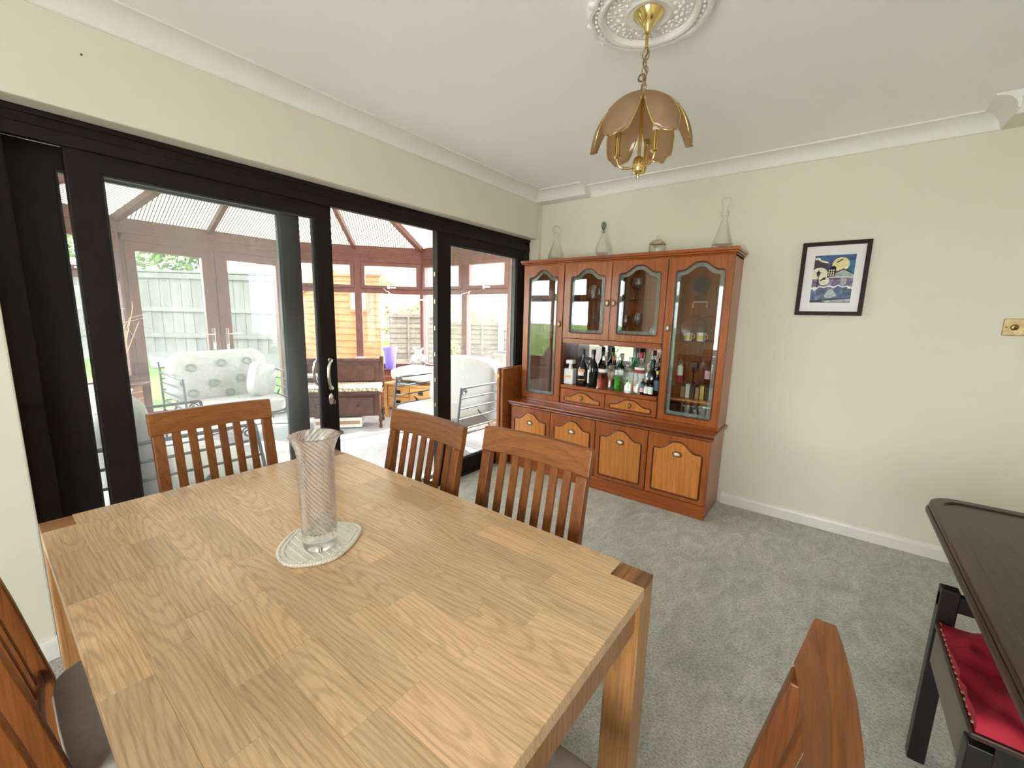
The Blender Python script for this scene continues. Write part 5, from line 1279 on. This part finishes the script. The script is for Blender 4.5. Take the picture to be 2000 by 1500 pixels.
shape('paper', [(0, .68), (.10, .66), (.14, .68), (.20, .645), (.32, .66), (.44, .63), (.56, .66), (.66, .62), (.78, .665), (.88, .64), (1, .68), (1, .71), (.9, .71), (.88, .665), (.78, .69), (.66, .645), (.56, .70), (.44, .655), (.32, .69), (.2, .67), (.12, .72), (.08, .76), (.04, .72), (0, .71)], 6)
shape('ink_paint', [(.0, .95), (.3, .93), (1, .90), (1, 1), (0, 1)], 6); shape('stone_paint', [(.3, .96), (1, .92), (1, .985), (.4, .99)], 7)
shape('ink_paint', [(.135, .30), (.15, .34), (.21, .36), (.15, .372), (.07, .37), (.11, .34)], 6)
shape('plum_paint', [(.085, .372), (.19, .372), (.165, .44), (.11, .44)], 6); shape('ink_paint', [(.128, .44), (.15, .44), (.155, .66), (.13, .66)], 6)
shape('ink_paint', [(.20, .52), (.28, .465), (.36, .46), (.32, .49), (.34, .505), (.26, .52), (.20, .545)], 6)
shape('stone_paint', [(.70, .58), (.74, .51), (.82, .49), (.86, .52), (.84, .60), (.78, .66)], 6)
shape('stone_paint', [(.34, .86), (.42, .74), (.52, .70), (.60, .78), (.66, .86), (.52, .90), (.40, .90)], 6)
ar_ = art.build('print', AM, pc, recalc=False)
MB().box(PX0+.022, PX1-.022, y0-.016, y0-.0145, PZ0+.022, PZ1-.022).build('glazing', 'picture_glass', pc)

# ------------------------------------------------------------------ switch plate
sw = thing('switch_plate', 'aged brass double switch plate at the right edge of the wall', 'switch', (.77, YB-.006, 1.38))
MB().box(.693, .848, YB-.008, YB-.0005, 1.334, 1.4235).build('plate', 'old_brass', sw, bev=.004)
for x in (.735, .806):
    MB().lathe([(0, 0), (.016, 0), (.013, .006), (.006, .008), (0, .008)], 20, M=Matrix.Translation((x, YB-.008, 1.378)) @ Matrix.Rotation(PI/2, 4, 'X')).build('collar', 'gold_dark', sw, smooth=40)
    MB().tube([(x, YB-.012, 1.378), (x, YB-.024, 1.370)], [.004, .006], 8).build('dolly', 'gold_dark', sw, smooth=60)
for x in (.706, .835): MB().ball((x, YB-.008, 1.378), .0045, 1, .5, 1, 10, 6).build('screw', 'gold_dark', sw, smooth=60)
nl = MB().lathe([(0, 0), (.002, 0), (.002, .007), (.0035, .008), (.003, .010), (0, .010)], 12, M=Matrix.Rotation(PI/2, 4, 'Y')).build('wall_nail', 'bark', smooth=40)
nl.location = (XL, .37, 2.275); tag(nl, 'tiny dark nail in the wall above the patio doors', 'nail')

# ------------------------------------------------------------------ dark table and stool at the right
dt = thing('dark_table', 'dark brown table with rounded corner and moulded edge at the right', 'table', (.78, 1.45, 0))
def rrect(x0, x1, y0, y1, r, n=8):
    p = []
    for cx_, cy_, a in ((x1-r, y1-r, 0), (x0+r, y1-r, PI/2), (x0+r, y0+r, PI), (x1-r, y0+r, 1.5*PI)):
        for i in range(n+1): t = a+PI/2*i/n; p.append((cx_+r*math.cos(t), cy_+r*math.sin(t)))
    return p
DX0, DX1, DY0, DY1 = .325, 1.25, .72, 2.165
MB().prism(rrect(DX0+.004, DX1-.004, DY0+.004, DY1-.004, .10), .708, .728, XY).build('edge_moulding', 'dark_table', dt, bev=.006, seg=3)
tp = MB().prism(rrect(DX0+.010, DX1-.010, DY0+.010, DY1-.010, .095), .728, .744, XY).build('top', 'dark_table', dt, bev=.005, seg=3)
MB().holed(rrect(DX0+.012, DX1-.012, DY0+.012, DY1-.012, .093), rrect(DX0+.048, DX1-.048, DY0+.048, DY1-.048, .062), .744, .750, XY).build('rim', 'dark_table', tp, bev=.002)
MB().holed(rrect(DX0+.048, DX1-.048, DY0+.048, DY1-.048, .062), rrect(DX0+.054, DX1-.054, DY0+.054, DY1-.054, .056), .7435, .7455, XY).build('inlay_line', 'black_lacquer', tp)
MB().box(DX0+.10, DX1-.10, DY0+.10, DY0+.13, .62, .708).box(DX0+.10, DX1-.10, DY1-.13, DY1-.10, .62, .708).box(DX1-.13, DX1-.10, DY0+.10, DY1-.10, .62, .708).build('apron', 'dark_table', dt)
for x in (DX0+.55, DX1-.14):
    for y in (DY0+.14, DY1-.14): MB().lathe([(0, 0), (.026, 0), (.02, .03), (.03, .2), (.024, .45), (.034, .58), (.034, .708), (0, .708)], 16, (x, y, 0)).build('leg', 'dark_table', dt, smooth=50)
stl = thing('stool', 'black stool with a raised end rail tucked under the dark table', 'stool', (.53, 1.49, 0))
for x in (.338, .70):
    MB().box(x, x+.042, 1.700, 1.742, 0, .60).build('leg', 'black_lacquer', stl, bev=.003)
    MB().box(x, x+.042, 1.262, 1.304, 0, .46).build('leg', 'black_lacquer', stl, bev=.003)
MB().box(.338, .742, 1.706, 1.736, .535, .585).build('end_rail', 'black_lacquer', stl, bev=.003)
for xa in (.344, .716): MB().box(xa, xa+.02, 1.30, 1.70, .36, .475).build('side_apron', 'grey_felt', stl)
MB().box(.38, .70, 1.268, 1.288, .36, .475).build('front_apron', 'black_lacquer', stl)
MB().box(.338, .742, 1.262, 1.70, .475, .490).build('seat_board', 'dark_table', stl, bev=.004)
rc = MB(); n = 22; vs = []; fs = []
for j in range(n+1):
    for i in range(n+1):
        x = .346+.39*i/n; y = 1.268+.43*j/n; h = .500+.040*noise.noise(Vector((x*9, y*7, 1)))+.026*noise.noise(Vector((x*22, y*16, 4)))+.018*math.sin(PI*i/n)*math.sin(PI*j/n)
        vs.append((x+.006*noise.noise(Vector((y*30, i, 0))), y, max(.4925, h+.008)))
m2 = len(vs); vs += [(x, y, .4915) for x, y, z in vs]
for j in range(n):
    for i in range(n):
        a = j*(n+1)+i; fs.append((a, a+1, a+n+2, a+n+1)); fs.append((a+m2, a+n+1+m2, a+n+2+m2, a+1+m2))
for i in range(n):
    a, b = i, i+1; fs.append((a, a+m2, b+m2, b)); a, b = n*(n+1)+i, n*(n+1)+i+1; fs.append((a, b, b+m2, a+m2))
    a, b = i*(n+1), (i+1)*(n+1); fs.append((a, b, b+m2, a+m2)); a, b = i*(n+1)+n, (i+1)*(n+1)+n; fs.append((a, a+m2, b+m2, b))
rcl = thing('red_cloth', 'crumpled dark red cloth on the black stool seat', 'cloth', (.54, 1.48, .491))
rc.add(vs, fs).build('cloth', 'red_cloth', rcl, smooth=70)
for k in range(16):
    y = 1.29+k*.024; MB().box(.343, .349, y, y+.006, .4945, .4975).build('stitch', 'card_brown', rcl)
